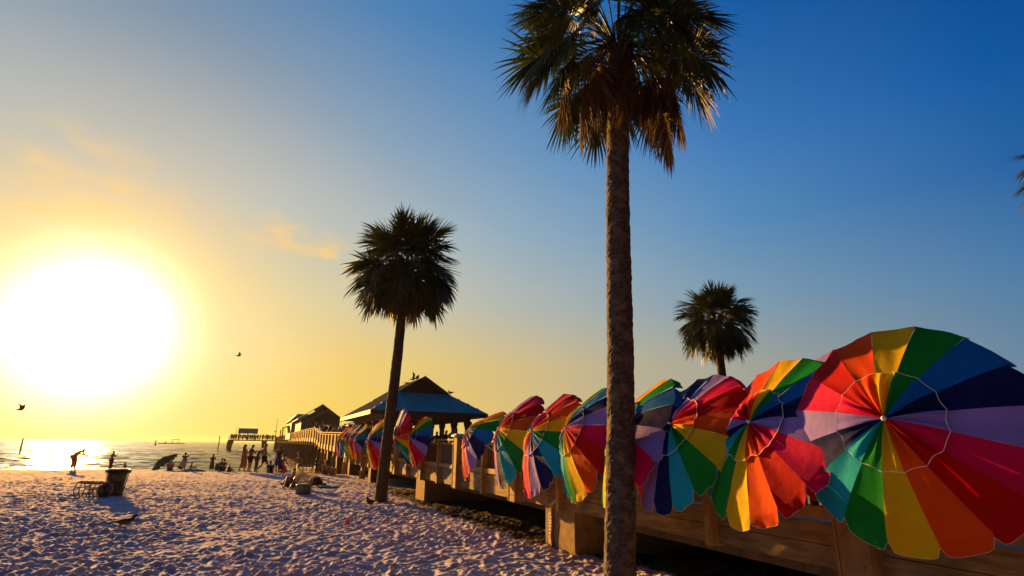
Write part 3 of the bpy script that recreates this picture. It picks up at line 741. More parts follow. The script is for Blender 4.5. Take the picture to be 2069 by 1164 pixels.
# flagpole at the outer end
fpb = at_dist(556, 884, 196)
mb = MB(); mb.tube([(fpb.x, fpb.y, 2.3), (fpb.x, fpb.y, 3.5), (fpb.x, fpb.y, 9.4)], [.14,.09,.05], 7)
pole = empty('mast', (fpb.x, fpb.y, 2.3), 'thin tall mast rising from the outer end of the long pier', 'mast')
mb.build('mast_pole', DARKTRIM, pole, world=True)
mb = MB(); mb.pbox(0,0,0,0,0,0) if False else mb.box(fpb.x-.45, fpb.x+.2, fpb.y-.1, fpb.y+.1, 5.0, 5.25); mb.build('mast_box', DARKTRIM, pole, world=True)

# ---------------------------------------------------------------- beach umbrellas hung on the railing
def umbrella(name, t, o, z, yaw, tilt, h, Rr, phase, label, seed=0, group='rainbow beach umbrellas hung along the pier railing', warp=0.0, detail=True, plainm=None, centre=None, frame=None, pole_l=1.5):
    rs = random.Random(seed + 5)
    if frame is None:
        A = (-N*math.cos(yaw) + D*math.sin(yaw)) * math.cos(tilt) + UP*math.sin(tilt)
        C = PT(t, o, z)
    else: A = frame; C = centre
    e1 = UP.cross(A).normalized(); e2 = A.cross(e1)
    root = empty(name, C - A*0.0, label, 'umbrella', group)
    M = Matrix((e1, e2, A)).transposed()
    root.rotation_euler = M.to_euler()
    down = M.transposed() @ Vector((0, 0, -1))       # gravity in the umbrella's own frame
    G, J, I = 16, 8, 12
    ph0 = R(phase)
    rib = [1 + rs.uniform(-.018, .018) for _ in range(G+1)]; rib[G] = rib[0]
    ribz = [rs.uniform(-.02, .02) for _ in range(G+1)]; ribz[G] = ribz[0]
    wr_ = [(rs.uniform(0, 6.28), rs.uniform(3, 6), rs.uniform(.4, 1)) for _ in range(G)]
    def surf(g, u, q):
        """g gore, u 0..1 across it, q 0..1 from hub to rim"""
        a = ph0 + (g + u - .5) * 2*math.pi/G
        rb = rib[g]*(1-u) + rib[g+1]*u; rz = ribz[g]*(1-u) + ribz[g+1]*u
        bow = 4*u*(1-u)
        r = Rr*q*(1 + (rb-1)*q - .012*bow*q*q)
        zz = h*(1 - q**1.75) + rz*q*q - .030*bow*q*(1 - .2*q)
        p_, f_, am = wr_[g]
        zz += .010*am*math.sin(p_ + f_*q*2.2 + u*3.0)*q*bow
        zz += .005*am*math.sin(p_*2 + 26*q + 2*u)*q*q*bow + .004*math.sin(p_ + 9*u + 5*q)*q
        zz += .006*am*math.sin(p_*3 + 11*(q+u*.6))*q*q
        # sag under its own weight near the rim
        v = Vector((math.sin(a)*r, math.cos(a)*r, zz))
        if warp: v.z += warp*q*q*math.cos(a - .8)*.9; v += Vector((0,1,0))*0
        return v
    V = []; Fc = []; MI = []
    for g in range(G):
        b = len(V)
        for i in range(I+1):
            for j in range(J+1): V.append(surf(g, j/J, i/I))
        ci = g % 8
        if g == 10: ci = 8
        for i in range(I):
            for j in range(J):
                Fc.append((b+i*(J+1)+j, b+(i+1)*(J+1)+j, b+(i+1)*(J+1)+j+1, b+i*(J+1)+j+1)); MI.append(ci)
    mats = plainm or RAINBOW
    can = mesh_obj('canopy', V, Fc, None, root, mats=mats, midx=MI, smooth=True)
    # valance: a flap with rounded corners on every gore
    V = []; Fc = []; MI = []; PV = []
    for g in range(G):
        b = len(V); L = rs.uniform(.09, .13) * Rr; cur = rs.uniform(-.3, .9)
        cols = []
        nJ = 10
        for j in range(nJ+1):
            u = j/nJ
            p0 = surf(g, u, 1.0); tan = (surf(g, u, 1.0) - surf(g, u, .93)).normalized()
            a = ph0 + (g + u - .5) * 2*math.pi/G
            low = max(0.0, -math.cos(a))
            ln = L * (max(0.0, 1 - abs(2*u-1)**5)) ** .5
            dr = (tan*(.75) + down*(.45 + .5*low) + Vector((0,0,-1))*.35*cur*(math.sin(3*u+g))).normalized()
            col_ = []
            for k_ in range(4):
                f_ = k_/3
                rip = .012*math.sin(u*13 + g*2.1)*f_
                col_.append(p0 + dr*ln*f_ + down*(.02*f_*f_) + Vector((0,0,rip)))
            cols.append(col_)
        for col_ in cols: V += col_
        for j in range(nJ):
            for k_ in range(3):
                Fc.append((b+j*4+k_, b+j*4+k_+1, b+(j+1)*4+k_+1, b+(j+1)*4+k_)); MI.append(8 if g == 10 else g % 8)
        PV.append([c_[3] + Vector((0,0,.001)) for c_ in cols])
    mesh_obj('valance', V, Fc, None, root, mats=mats, midx=MI, smooth=True)
    if detail:
        mb_ = MB()
        for pl_ in PV: mb_.tube(pl_, .0011, 4)
        mb_.build('valance_piping', PIPING, root)
    # wind vent: a loose second layer, creased and pulled towards the hub
    V = []; Fc = []; MI = []; ring = []
    Iv, Jv = 7, 10; qv = .46
    tw = rs.uniform(-.10, .10)
    for g in range(G):
        b = len(V); fold = rs.uniform(.4, 1.5); sh = rs.uniform(-.12, .12); ph_ = rs.uniform(-.5, .5); qe = qv*(1+rs.uniform(-.05, .05))
        for i in range(Iv+1):
            q = i/Iv
            for j in range(Jv+1):
                u = j/Jv
                base = surf(g, u, q*qv*(1+ (rs.uniform(-.0, .0))))
                edge = math.sin(math.pi*u)
                lift = .018 + .045*q*(1-.55*q) + .030*fold*edge*math.sin(math.pi*min(1, q*.9+.05)) * math.sin(u*math.pi*(2.2+ph_)+ph_*3)
                lift -= .012*q*q*(1-edge)
                pull = Vector((0,0,1))*lift
                v = base + pull
                rad = Vector((v.x, v.y, 0))
                if rad.length > 1e-4: v -= rad.normalized()*((.010+.020*(g*7%5)/4)*q*q*edge*fold)
                ang = tw*q*(1-q)*2
                v = Vector((v.x*math.cos(ang)-v.y*math.sin(ang), v.x*math.sin(ang)+v.y*math.cos(ang), v.z))
                V.append(v)
                if i == Iv: ring.append(v)
        for i in range(Iv):
            for j in range(Jv):
                Fc.append((b+i*(Jv+1)+j, b+(i+1)*(Jv+1)+j, b+(i+1)*(Jv+1)+j+1, b+i*(Jv+1)+j+1)); MI.append(8 if g == 10 else g % 8)
    vt = mesh_obj('vent', V, Fc, None, root, mats=mats, midx=MI, smooth=True)
    mb_ = MB(); mb_.tube(ring + ring[:1], .0026, 4, cap=False); mb_.build('vent_piping', PIPING, vt)
    mb_ = MB(); mb_.tube([(0,0,h-.01),(0,0,h+.03),(0,0,h+.045),(0,0,h+.062)], [.02,.022,.016,.004], 10); mb_.build('finial', PIPING, root, smooth=True)
    mb_ = MB(); mb_.tube([(0,0,h-.02),(0,0,-pole_l+h)], .013, 8); mb_.build('pole', WHITE_METAL, root, smooth=True)
    mb_ = MB()
    for g in range(0, G, 2):
        pts_ = [surf(g, 0.0, q_) + Vector((0,0,-.012)) for q_ in (.03, .3, .55, .8, .99)]
        mb_.tube(pts_, .0035, 4)
    mb_.build('ribs', WHITE_METAL, root)
    return root
S = 'rainbow umbrella on the railing, '
umbrella('beach_umbrella', 3.055, 5.118, 2.088, -.23, .186, .369, .924, 1, S+'largest and nearest, cut by the right edge of the photo', 1)
umbrella('beach_umbrella', 4.48, 5.08, 2.075, .17, .50, .20, .96, 1, S+'second from the right with a yellow panel hanging lowest', 2)
umbrella('beach_umbrella', 5.77, 5.10, 2.065, .14, .54, .23, .965, -76, S+'right of the tall palm with lavender at top', 3)
umbrella('beach_umbrella', 6.76, 5.06, 2.035, .33, .50, .32, 1.0, 5, S+'half hidden behind the trunk of the tall palm', 4)
umbrella('beach_umbrella', 8.12, 5.10, 2.025, .188, .375, .42, .956, -24, S+'left of the tall palm, blue at top', 5)
umbrella('beach_umbrella', 9.51, 5.065, 2.015, .086, .42, .35, .98, -108, S+'with crimson at top and a pale pink panel hanging lowest', 6)
umbrella('beach_umbrella', 10.93, 5.053, 2.065, .15, .387, .40, .99, -84, S+'with lavender at top, turquoise and green at the bottom', 7)
umbrella('beach_umbrella', 12.99, 5.114, 1.947, .238, .60, .478, .90, 38, S+'tilted up with an orange rim above the capped post', 8, warp=.10)
umbrella('beach_umbrella', 19.35, 5.22, 2.06, -.104, .211, .36, .82, 25, S+'front one of the pair right of the leaning palm', 9)
umbrella('beach_umbrella', 20.5, 5.02, 2.14, -.194, -.05, .418, .97, -70, S+'back one of the pair right of the leaning palm', 10, warp=.30)
umbrella('beach_umbrella', 25.14, 4.99, 1.971, -.238, .191, .491, 1.05, 20, S+'partly behind the leaning palm trunk with green and blue showing', 11)
umbrella('beach_umbrella', 26.6, 5.05, 1.9, -.05, .10, .35, .95, -60, S+'left of the leaning palm, behind its larger neighbour', 12, detail=False)
umbrella('beach_umbrella', 31.17, 5.142, 2.023, -.008, .228, .30, .915, 30, S+'front one of the far left cluster', 13, detail=False)
umbrella('beach_umbrella', 32.6, 5.12, 2.027, -.014, .158, .34, .924, -10, S+'second from the front in the far left cluster', 14, detail=False)
umbrella('beach_umbrella', 34.2, 5.11, 2.04, 0, .25, .33, .94, -40, S+'third from the front in the far left cluster', 15, detail=False)
umbrella('beach_umbrella', 35.94, 5.10, 2.064, -.002, .36, .325, .956, -90, S+'fourth from the front in the far left cluster', 16, detail=False)
umbrella('beach_umbrella', 37.6, 5.11, 2.06, 0, .32, .33, .95, -110, S+'last and smallest at the left end of the row', 17, detail=False)
umbrella('beach_umbrella', 3.98, 5.62, 2.25, .05, .30, .30, .82, 68, S+'behind the two nearest, only an edge showing', 18)

# ---------------------------------------------------------------- palms
def palm(name, base, top, rb, rt, crown_r, nleaf, seed, label, low=122, dead=(), bark=BARK, segn=34, bend=0.0, skirt=8, scale_w=1.0):
    rs = random.Random(seed)
    base = Vector(base); top = Vector(top)
    root = empty(name, base, label, 'palm tree')
    n = 30; m = 190; H = (top - base).length
    V = []; side = Vector((D.x, D.y, 0))
    nr = np.random.RandomState(seed)
    tab = nr.rand(64, 64)
    for i in range(m+1):
        f = i/m
        c = base.lerp(top, f) + side*(bend*math.sin(math.pi*f)) + Vector((.012*math.sin(f*9+seed), .012*math.cos(f*7), 0))
        r = rb*(1-f) + rt*f
        r *= 1 + .22*math.exp(-f*H/.28)
        hgt = f*H
        scar = (hgt / .11) % 1.0
        for k in range(n):
            a = 2*math.pi*k/n
            ring = ((hgt + .05*math.sin(a*2+seed) + .03*math.sin(a*5))/ .115) % 1.0
            dr = .009*(ring**2) - .005
            dr += (tab[int(hgt/.05) % 64, int(k*1.7) % 64]-.5)*.008 + (tab[int(hgt/.17) % 64, (k//3) % 64]-.5)*.010
            rr = r + dr*(r/.18)
            V.append((c.x + rr*math.cos(a), c.y + rr*math.sin(a), c.z + (.006*math.sin(a*7+i))))
    Fc = [(i*n+k, i*n+(k+1) % n, (i+1)*n+(k+1) % n, (i+1)*n+k) for i in range(m) for k in range(n)]
    mesh_obj('trunk', V, Fc, bark, root, world=True)
    def frond(mb, az, el, Lp, Lb, spread, droop, nseg, w, fold=.25):
        """petiole then a costapalmate fan of narrow pleated segments"""
        d0 = Vector((math.cos(az)*math.cos(el), math.sin(az)*math.cos(el), math.sin(el)))
        p = top + Vector((math.cos(az), math.sin(az), 0))*rt*.6 + UP*rs.uniform(-.15, .25)*crown_r*.5
        pts = [p.copy()]; d = d0.copy()
        for k in range(6):
            p = p + d*Lp/6; pts.append(p.copy()); d = (d + Vector((0,0,-1))*droop*.10).normalized()
        mb.tube(pts, [.020*scale_w]*2 + [.013*scale_w]*5, 5)
        # costa carries on into the blade and curves down
        cp = [p.copy()]; cd = [d.copy()]
        for k in range(6):
            d = (d + Vector((0,0,-1))*droop*.16).normalized(); p = p + d*Lb*.11; cp.append(p.copy()); cd.append(d.copy())
        sd = d0.cross(UP)
        sd = sd.normalized() if sd.length > .05 else Vector((1,0,0))
        roll_ = rs.uniform(-1.1, 1.1); lush = rs.uniform(.55, 1.5)
        sd = (Matrix.Rotation(roll_, 3, d0) @ sd).normalized()
        for s in range(nseg):
            u = (s + rs.uniform(-.2, .2)) / (nseg-1) * 2 - 1
            au = min(1.0, abs(u))
            k = 6*max(0.0, 1-au)**.9; i0 = min(int(k), 5); fr = k - i0
            org = cp[i0].lerp(cp[i0+1], fr); dd = cd[i0].lerp(cd[i0+1], fr)
            an = u*spread + rs.uniform(-.05, .05)
            nup = sd.cross(dd).normalized()
            dv = (dd*math.cos(an) + sd*math.sin(an) + nup*(-fold*au + rs.uniform(-.12, .12))).normalized()
            L = Lb*(.98 - .34*au**2.0)*(rs.uniform(.80, 1.08) if low < 115 else rs.uniform(.86, 1.0))
            ww = w*(rs.uniform(.6, 1.05) if low < 115 else rs.uniform(.8, 1.2))
            wv = dv.cross(nup).normalized()
            q = org.copy(); dq = dv.copy(); rows = []
            prof = ((0, .35), (.25, 1.0), (.5, .95), (.75, .55), (1.0, .06))
            tipdroop = rs.uniform(.15, .75)*droop*lush
            lastf = 0
            for (f_, wf) in prof:
                q = q + dq*L*(f_-lastf); lastf = f_
                rows.append((q - wv*ww*wf, q + nup*ww*wf*.35, q + wv*ww*wf))
                dq = (dq + Vector((0,0,-1))*tipdroop*.38*(f_+.15)).normalized()
            vs = [v for r_ in rows for v in r_]
            mb.add(vs, [(3*i, 3*i+1, 3*i+4, 3*i+3) for i in range(4)] + [(3*i+1, 3*i+2, 3*i+5, 3*i+4) for i in range(4)])
    mb = MB()
    ga = 2.39996
    for i in range(nleaf):
        f = (i+.5)/nleaf
        el = R(84 - low*f**.95) + rs.uniform(-.1, .1)
        az = i*ga + rs.uniform(-.2, .2)
        Lp = crown_r*(.46 + .10*f)*rs.uniform(.85, 1.12); Lb = crown_r*rs.uniform(.44, .54)
        frond(mb, az, el, Lp, Lb, R(rs.uniform(72, 98)), .55+.5*f, segn, .021*crown_r/1.9*scale_w*1.25)
    mb.build('crown', LEAF, root, world=True)
    # old brown leaves hanging close round the trunk
    mb = MB()
    for i in range(skirt):
        az = i*ga*1.7 + rs.uniform(-.3, .3)
        frond(mb, az, R(rs.uniform(-62, -38)), crown_r*rs.uniform(.30, .42), crown_r*rs.uniform(.42, .52), R(rs.uniform(40, 62)), 1.6, segn, .019*crown_r/1.9*scale_w*1.25, fold=.6)
    for (az, el, lp) in dead:
        frond(mb, az, R(el), crown_r*lp, crown_r*.42, R(46), 1.8, segn, .020*crown_r/1.9*scale_w*1.25, fold=.7)
    # boots of cut leaf stalks just under the crown
    for i in range(26):
        az = i*ga; zz = -rs.uniform(0, .6)*crown_r*.55
        a0 = top + Vector((math.cos(az)*rt*.8, math.sin(az)*rt*.8, zz)); dv = Vector((math.cos(az)*.5, math.sin(az)*.5, .9))
        mb.tube([a0, a0+dv*.12, a0+dv*.24], [.032, .026, .012], 5)
    mb.build('dead_fronds', LEAF_DEAD, root, world=True)
    return root
b1 = at_dist(1257, 1290, 7.72); t1_ = at_dist(1248, 98, 7.75)
palm('palm_tree', (b1.x, b1.y, -.05), t1_, .200, .165, 1.62, 60, 5, 'tallest nearest palm whose trunk crosses the whole photo in front of the umbrellas',
     dead=((R(190), -56, .80), (R(200), -50, .72), (R(172), -20, .62), (R(185), -26, .66), (R(-18), -62, 1.0), (R(-5), -34, .72), (R(5), -40, .66), (R(-15), -30, .62), (R(20), -48, .55), (R(-80), -74, .30), (R(-100), -70, .40), (R(-60), -76, .36)),
     segn=50, skirt=9, low=98)
b2_ = at_z(768, 1015, gz(-4.3, 19.6)); t2_ = at_dist(821, 545, 20.6)
palm('palm_tree', (b2_.x, b2_.y, b2_.z-.1), t2_, .20, .17, 2.0, 104, 9, 'leaning palm with a round crown standing on the sand left of centre', dead=((R(-25), -64, .5), (R(-5), -50, .45)), bark=BARK2, segn=30, bend=-.10, skirt=12, scale_w=1.3)
t3_ = at_dist(1447, 655, 30.0)
palm('palm_tree', (t3_.x+.15, t3_.y, -.05), t3_, .26, .19, 1.9, 92, 14, 'small distant palm rising behind the umbrella row on the right', dead=((R(200), -55, .5), (R(-40), -60, .5), (R(180), -50, .45)), bark=BARK2, segn=26, skirt=13, scale_w=1.5)
t4_ = at_dist(2178, 350, 30.0)
palm('palm_tree', (t4_.x, t4_.y, -.05), t4_, .25, .18, 1.95, 36, 23, 'palm beyond the right edge with only a few leaf tips showing', bark=BARK2, segn=24, skirt=6, scale_w=1.4)

# ---------------------------------------------------------------- people
def skin_mesh(chains, sub=1):
    """one continuous surface grown round a skeleton: chains of (x, y, z, radius) that share joints"""
    idx = {}; V = []; Rr = []; Ed = []
    for ch in chains:
        last = None
        for (x, y, z, r) in ch:
            k = (round(x, 4), round(y, 4), round(z, 4))
            if k not in idx: idx[k] = len(V); V.append((x, y, z)); Rr.append(r)
            i = idx[k]
            if last is not None and last != i: Ed.append((last, i))
            last = i
    me = bpy.data.meshes.new('tmp'); me.from_pydata(V, Ed, [])
    ob = bpy.data.objects.new('tmp', me); COL.objects.link(ob)
    mod = ob.modifiers.new('s', 'SKIN'); mod.use_smooth_shade = True; mod.branch_smoothing = .6
    for i, sv in enumerate(me.skin_vertices[0].data):
        sv.radius = (Rr[i], Rr[i]); sv.use_root = (i == 0)
    if sub:
        m2 = ob.modifiers.new('u', 'SUBSURF'); m2.levels = sub; m2.render_levels = sub
    dg = bpy.context.evaluated_depsgraph_get()
    out = bpy.data.meshes.new_from_object(ob.evaluated_get(dg))
    bpy.data.objects.remove(ob); bpy.data.meshes.remove(me)
    return out
def lerp(a, b, f): return tuple(a[i]+(b[i]-a[i])*f for i in range(3))
# poses: joints in metres, figure faces +Y, feet at z = 0
def pose(kind):
    J = dict(pel=(0,0,.95), wa=(0,0,1.10), ch=(0,.0,1.30), ne=(0,0,1.47), hd=(0,.02,1.61), tp=(0,.015,1.70),
             sl=(-.18,0,1.40), sr=(.18,0,1.40), el=(-.235,-.02,1.14), er=(.235,-.02,1.14), wl=(-.25,.06,.90), wr=(.25,.06,.90),
             hl=(-.095,0,.90), hr=(.095,0,.90), kl=(-.10,.02,.50), kr=(.10,.02,.50), al=(-.105,-.02,.09), ar=(.105,-.02,.09), tl=(-.12,.13,.03), tr=(.12,.13,.03))
    if kind == 'walk':
        J.update(kl=(-.10,.20,.53), al=(-.10,.26,.10), tl=(-.11,.41,.06), kr=(.10,-.08,.50), ar=(.10,-.38,.14), tr=(.11,-.28,.04),
                 el=(-.24,-.14,1.16), wl=(-.25,-.12,.92), er=(.24,.12,1.17), wr=(.22,.30,1.02))
    if kind == 'reach':
        J.update(er=(.25,.16,1.20), wr=(.18,.40,1.22), kl=(-.10,.10,.51), al=(-.10,.08,.09), tl=(-.11,.23,.03), ar=(.10,-.16,.10), tr=(.11,-.02,.03))
    if kind == 'phone':
        J.update(er=(.25,.12,1.15), wr=(.08,.32,1.32), el=(-.25,.12,1.15), wl=(-.06,.32,1.32), hd=(0,.07,1.58), tp=(0,.09,1.67))
    if kind == 'up':
        J.update(er=(.33,.10,1.36), wr=(.12,.14,1.56), el=(-.33,.10,1.36), wl=(-.12,.14,1.56))
    if kind == 'bow':
        J.update(ch=(0,.12,1.27), ne=(0,.24,1.40), hd=(0,.34,1.48), tp=(0,.39,1.56), sl=(-.18,.17,1.35), sr=(.18,.17,1.35), el=(-.22,.22,1.10), er=(.22,.22,1.10), wl=(-.12,.38,1.02), wr=(.12,.38,1.02), wa=(0,.04,1.10))
    if kind == 'bend':
        J.update(pel=(0,-.12,.90), hl=(-.095,-.10,.86), hr=(.095,-.10,.86), wa=(0,.02,1.03), ch=(0,.20,1.12), ne=(0,.36,1.20), hd=(0,.48,1.24), tp=(0,.57,1.25), sl=(-.18,.28,1.17), sr=(.18,.28,1.17),
                 el=(-.22,.42,.98), er=(.22,.44,1.0), wl=(-.14,.62,.92), wr=(.14,.66,.98))
    if kind in ('sit', 'sitlean'):
        J.update(pel=(0,0,.14), wa=(0,.01,.28), ch=(0,.04,.48), ne=(0,.07,.65), hd=(0,.10,.79), tp=(0,.10,.88), sl=(-.18,.05,.58), sr=(.18,.05,.58),
                 hl=(-.10,.05,.12), hr=(.10,.05,.12), kl=(-.16,.40,.42), kr=(.16,.40,.42), al=(-.13,.66,.09), ar=(.13,.66,.09), tl=(-.13,.80,.05), tr=(.13,.80,.05),
                 el=(-.27,.20,.40), er=(.27,.20,.40), wl=(-.16,.40,.46), wr=(.16,.40,.46))
        if kind == 'sitlean':
            J.update(ch=(0,-.08,.46), ne=(0,-.12,.63), hd=(0,-.10,.77), tp=(0,-.10,.86), sl=(-.19,-.10,.56), sr=(.19,-.10,.56), el=(-.38,-.22,.42), wl=(-.30,-.34,.18), er=(.32,-.24,.34), wr=(.30,-.36,.10))
    if kind == 'kneel':
        J.update(pel=(0,0,.42), wa=(0,.02,.56), ch=(0,.05,.76), ne=(0,.08,.93), hd=(0,.11,1.07), tp=(0,.11,1.16), sl=(-.18,.06,.86), sr=(.18,.06,.86),
                 hl=(-.10,.02,.38), hr=(.10,.02,.38), kl=(-.14,.34,.12), kr=(.14,.34,.12), al=(-.12,-.06,.08), ar=(.12,-.06,.08), tl=(-.12,-.18,.05), tr=(.12,-.18,.05),
                 el=(-.27,.10,.62), er=(.27,.10,.62), wl=(-.22,.32,.48), wr=(.22,.32,.48))
    return J
SKIN_T = [noise_mat('skin tanned', (.30,.15,.08), (.36,.19,.11), 9, .55, 0), noise_mat('skin light', (.48,.29,.20), (.54,.34,.24), 9, .55, 0), noise_mat('skin deep', (.13,.07,.045), (.17,.09,.06), 9, .55, 0)]
HAIR_D = noise_mat('dark hair', (.012,.009,.007), (.03,.022,.016), 40, .6, .2)
HAIR_B = noise_mat('brown hair', (.06,.03,.014), (.10,.055,.025), 40, .6, .2)
HAIR_G = noise_mat('grey hair', (.25,.24,.23), (.36,.35,.33), 40, .6, .2)
_cm = {}
def cloth(c):
    if c not in _cm: _cm[c] = noise_mat('cloth %d' % len(_cm), tuple(v*.8 for v in c), c, 10, .85, .1)
    return _cm[c]
def person(loc, kind, face, label, top=None, bottom=None, bkind='shorts', hair=HAIR_D, skin=0, long_hair=False, hat=None, dress=None, sc=1.0, group=None, thin=1.0):
    J = pose(kind); w = thin
    root = empty('person', loc, label, 'person', group, rz=face); root.scale = (sc, sc, sc)
    g = lambda k, r: (*J[k], r*w)
    chains = [[g('pel',.125), g('wa',.115), g('ch',.135), g('ne',.055), (*lerp(J['ne'],J['hd'],.45),.052), (*J['hd'],.088), (*J['tp'],.062)],
              [g('ch',.135), g('sl',.062), g('el',.043), g('wl',.028), (*lerp(J['el'],J['wl'],1.25),.030)],
              [g('ch',.135), g('sr',.062), g('er',.043), g('wr',.028), (*lerp(J['er'],J['wr'],1.25),.030)],
              [g('pel',.125), g('hl',.092), g('kl',.060), (*lerp(J['kl'],J['al'],.35),.056), g('al',.038), g('tl',.030)],
              [g('pel',.125), g('hr',.092), g('kr',.060), (*lerp(J['kr'],J['ar'],.35),.056), g('ar',.038), g('tr',.030)]]
    me = skin_mesh(chains)
    me.name = 'body'; me.materials.clear(); me.materials.append(SKIN_T[skin])
    # fingers, nose and ears join the body mesh
    mb = MB()
    for e_, w_, s in (('el','wl',-1), ('er','wr',1)):
        a = Vector(J[e_]); b2 = Vector(J[w_]); d = (b2-a).normalized(); hnd = a + (b2-a)*1.25
        sd = d.cross(Vector((0,1,0)));  sd = sd.normalized() if sd.length > .1 else Vector((1,0,0))
        nn = sd.cross(d)
        for k, ln in enumerate((.070,.080,.075,.058)):
            o_ = hnd + sd*(k-1.5)*.017
            mb.tube([o_, o_+d*ln*.5+nn*.004, o_+d*ln+nn*.018], [.0095,.0085,.006], 5)
        mb.tube([hnd-d*.03+sd*.026*s, hnd+sd*.048*s, hnd+d*.035+sd*.050*s], [.011,.009,.007], 5)
    hd = Vector(J['hd']); up_ = (Vector(J['tp'])-hd).normalized(); fw = Vector((0,1,0)); fw = (fw-up_*fw.dot(up_)).normalized() if abs(fw.dot(up_)) < .95 else Vector((0,0,-1)); rt_ = fw.cross(up_)
    mb.tube([hd+fw*.080+up_*.012, hd+fw*.100-up_*.012, hd+fw*.084-up_*.020], [.009,.014,.008], 6)
    for s in (-1,1): mb.ball(hd+rt_*s*.083, (.012,.02,.028), 6, 5)
    V0 = [tuple(v.co) for v in me.vertices]; F0 = [tuple(p.vertices) for p in me.polygons]
    b0 = len(V0)
    body = mesh_obj('body', V0+mb.v, F0+[tuple(b0+i for i in f) for f in mb.f], SKIN_T[skin], root, smooth=True)
    bpy.data.meshes.remove(me)
    def wear(name, chs, mat, sub=1):
        m_ = skin_mesh(chs, sub); o = mesh_obj(name, [tuple(v.co) for v in m_.vertices], [tuple(p.vertices) for p in m_.polygons], mat, root, smooth=True)
        bpy.data.meshes.remove(m_); return o
    G_ = lambda k, r: (*J[k], r*w)
    if top:
        L1 = lerp(J['sl'], J['el'], .75); L2 = lerp(J['sr'], J['er'], .75)
        wear('shirt', [[G_('pel',.138), G_('wa',.134), G_('ch',.155), (*lerp(J['ch'],J['ne'],.6),.085)], [G_('ch',.155), G_('sl',.080), (*L1,.068*w)], [G_('ch',.155), G_('sr',.080), (*L2,.068*w)]], cloth(top))
    if bottom and bkind in ('shorts', 'trousers'):
        f = .85 if bkind == 'shorts' else 1.0
        ch = []
        for h_, k_, a_ in (('hl','kl','al'), ('hr','kr','ar')):
            c_ = [G_('pel',.142), G_(h_,.112)]
            if bkind == 'shorts': c_.append((*lerp(J[h_],J[k_],.85), .090*w))
            else: c_ += [G_(k_,.082), (*lerp(J[k_],J[a_],.9),.065*w)]
            ch.append(c_)
        wear(bkind, ch, cloth(bottom))
    if bottom and bkind == 'skirt':
        mb = MB(); pel = Vector(J['pel']); kn = (Vector(J['kl'])+Vector(J['kr']))/2
        mb.tube([pel+(pel-kn)*.22, pel, pel.lerp(kn,.5), pel.lerp(kn,1.05)], [.125*w,.165*w,.20*w,.235*w], 14)
        mb.build('skirt', cloth(bottom), root, smooth=True)
    if dress:
        mb = MB(); pel = Vector(J['pel']); ch_ = Vector(J['ch']); wa = Vector(J['wa']); kn = (Vector(J['kl'])+Vector(J['kr']))/2; an = (Vector(J['al'])+Vector(J['ar']))/2
        mb.tube([ch_.lerp(Vector(J['ne']),.5), ch_, wa, pel, pel.lerp(kn,.6), kn, kn.lerp(an,.45)], [.12*w,.165*w,.135*w,.165*w,.19*w,.20*w,.22*w], 14)
        mb.build('dress', cloth(dress), root, smooth=True)
    # hair
    mb = MB(); c = hd + up_*.030 - fw*.016
    n_, m_ = 12, 7; vs = []; fs = []
    for i in range(m_):
        ph = (i/(m_-1))*math.pi*.56
        for k in range(n_):
            a = 2*math.pi*k/n_; front = max(0.0, math.cos(a))
            ph2 = ph*(1 - .30*front)
            v = c + (rt_*math.sin(a)*.098 + fw*math.cos(a)*.108)*math.sin(ph2) + up_*.100*math.cos(ph2)
            vs.append(v)
    for i in range(m_-1):
        for k in range(n_): fs.append((i*n_+k, i*n_+(k+1) % n_, (i+1)*n_+(k+1) % n_, (i+1)*n_+k))
    mb.add(vs, fs)
    if long_hair: mb.tube([hd-fw*.05+up_*.06, hd-fw*.085-up_*.05, hd-fw*.10-up_*.19, hd-fw*.085-up_*.30], [.085,.095,.085,.035], 9, flat=.7)
    mb.build('hair', hair, root, smooth=True)
    if hat:
        mb = MB(); c = hd + up_*.062
        mb.tube([c-up_*.004, c+up_*.006], [.155,.150], 16); mb.tube([c+up_*.004, c+up_*.05, c+up_*.085], [.100,.098,.06], 14)
        mb.build('hat', cloth(hat), root, smooth=True)
    return root
def beach(x, y, far_=0.0):
    p = at_z(x, y, 0); o = p.dot(N); lim = float(shore_t(o)) - .3 + far_
    if far_ or p.dot(D) > lim:
        d = px_ray(x, y); k = lim / d.dot(D); p = Vector((d.x*k, d.y*k, 0))
    return Vector((p.x, p.y, gzf(p.x, p.y) - .012))
def face_to(p, q): return math.atan2(-(q[0]-p[0]), q[1]-p[1])
FS = lambda deg: R(deg)          # 0 = looking out along +Y
# walking group of four (they face right, along the water)
p = beach(489, 950); person(p, 'reach', FS(-105), 'woman with long dark hair in a tan orange dress walking at the water', dress=(.42,.17,.06), long_hair=True, hair=HAIR_B, skin=0)
p = beach(503, 949); person(p, 'phone', FS(-95), 'person in dark red shirt and black shorts walking with three others', top=(.17,.04,.025), bottom=(.02,.02,.022), skin=0)
p = beach(516, 951); person(p, 'bow', FS(-85), 'grey haired person in purple shirt with bowed head on the beach', top=(.075,.03,.24), bottom=(.07,.06,.045), bkind='trousers', hair=HAIR_G, skin=1)
p = beach(531, 950.5); person(p, 'walk', FS(-75), 'tall person in khaki shirt and dark shorts striding at the water edge', top=(.30,.25,.10), bottom=(.045,.022,.02), skin=0, sc=1.04)
p = beach(545, 950); person(p, 'sit', FS(-150), 'small dark figure crouching between the walkers and the pier', top=(.05,.035,.03), bottom=(.03,.02,.02), skin=2, sc=.85)
p = beach(560, 951); person(p, 'stand', FS(160), 'person in dark top and blue skirt standing near the pier', top=(.04,.03,.03), bottom=(.02,.10,.22), bkind='skirt', skin=0, long_hair=True)
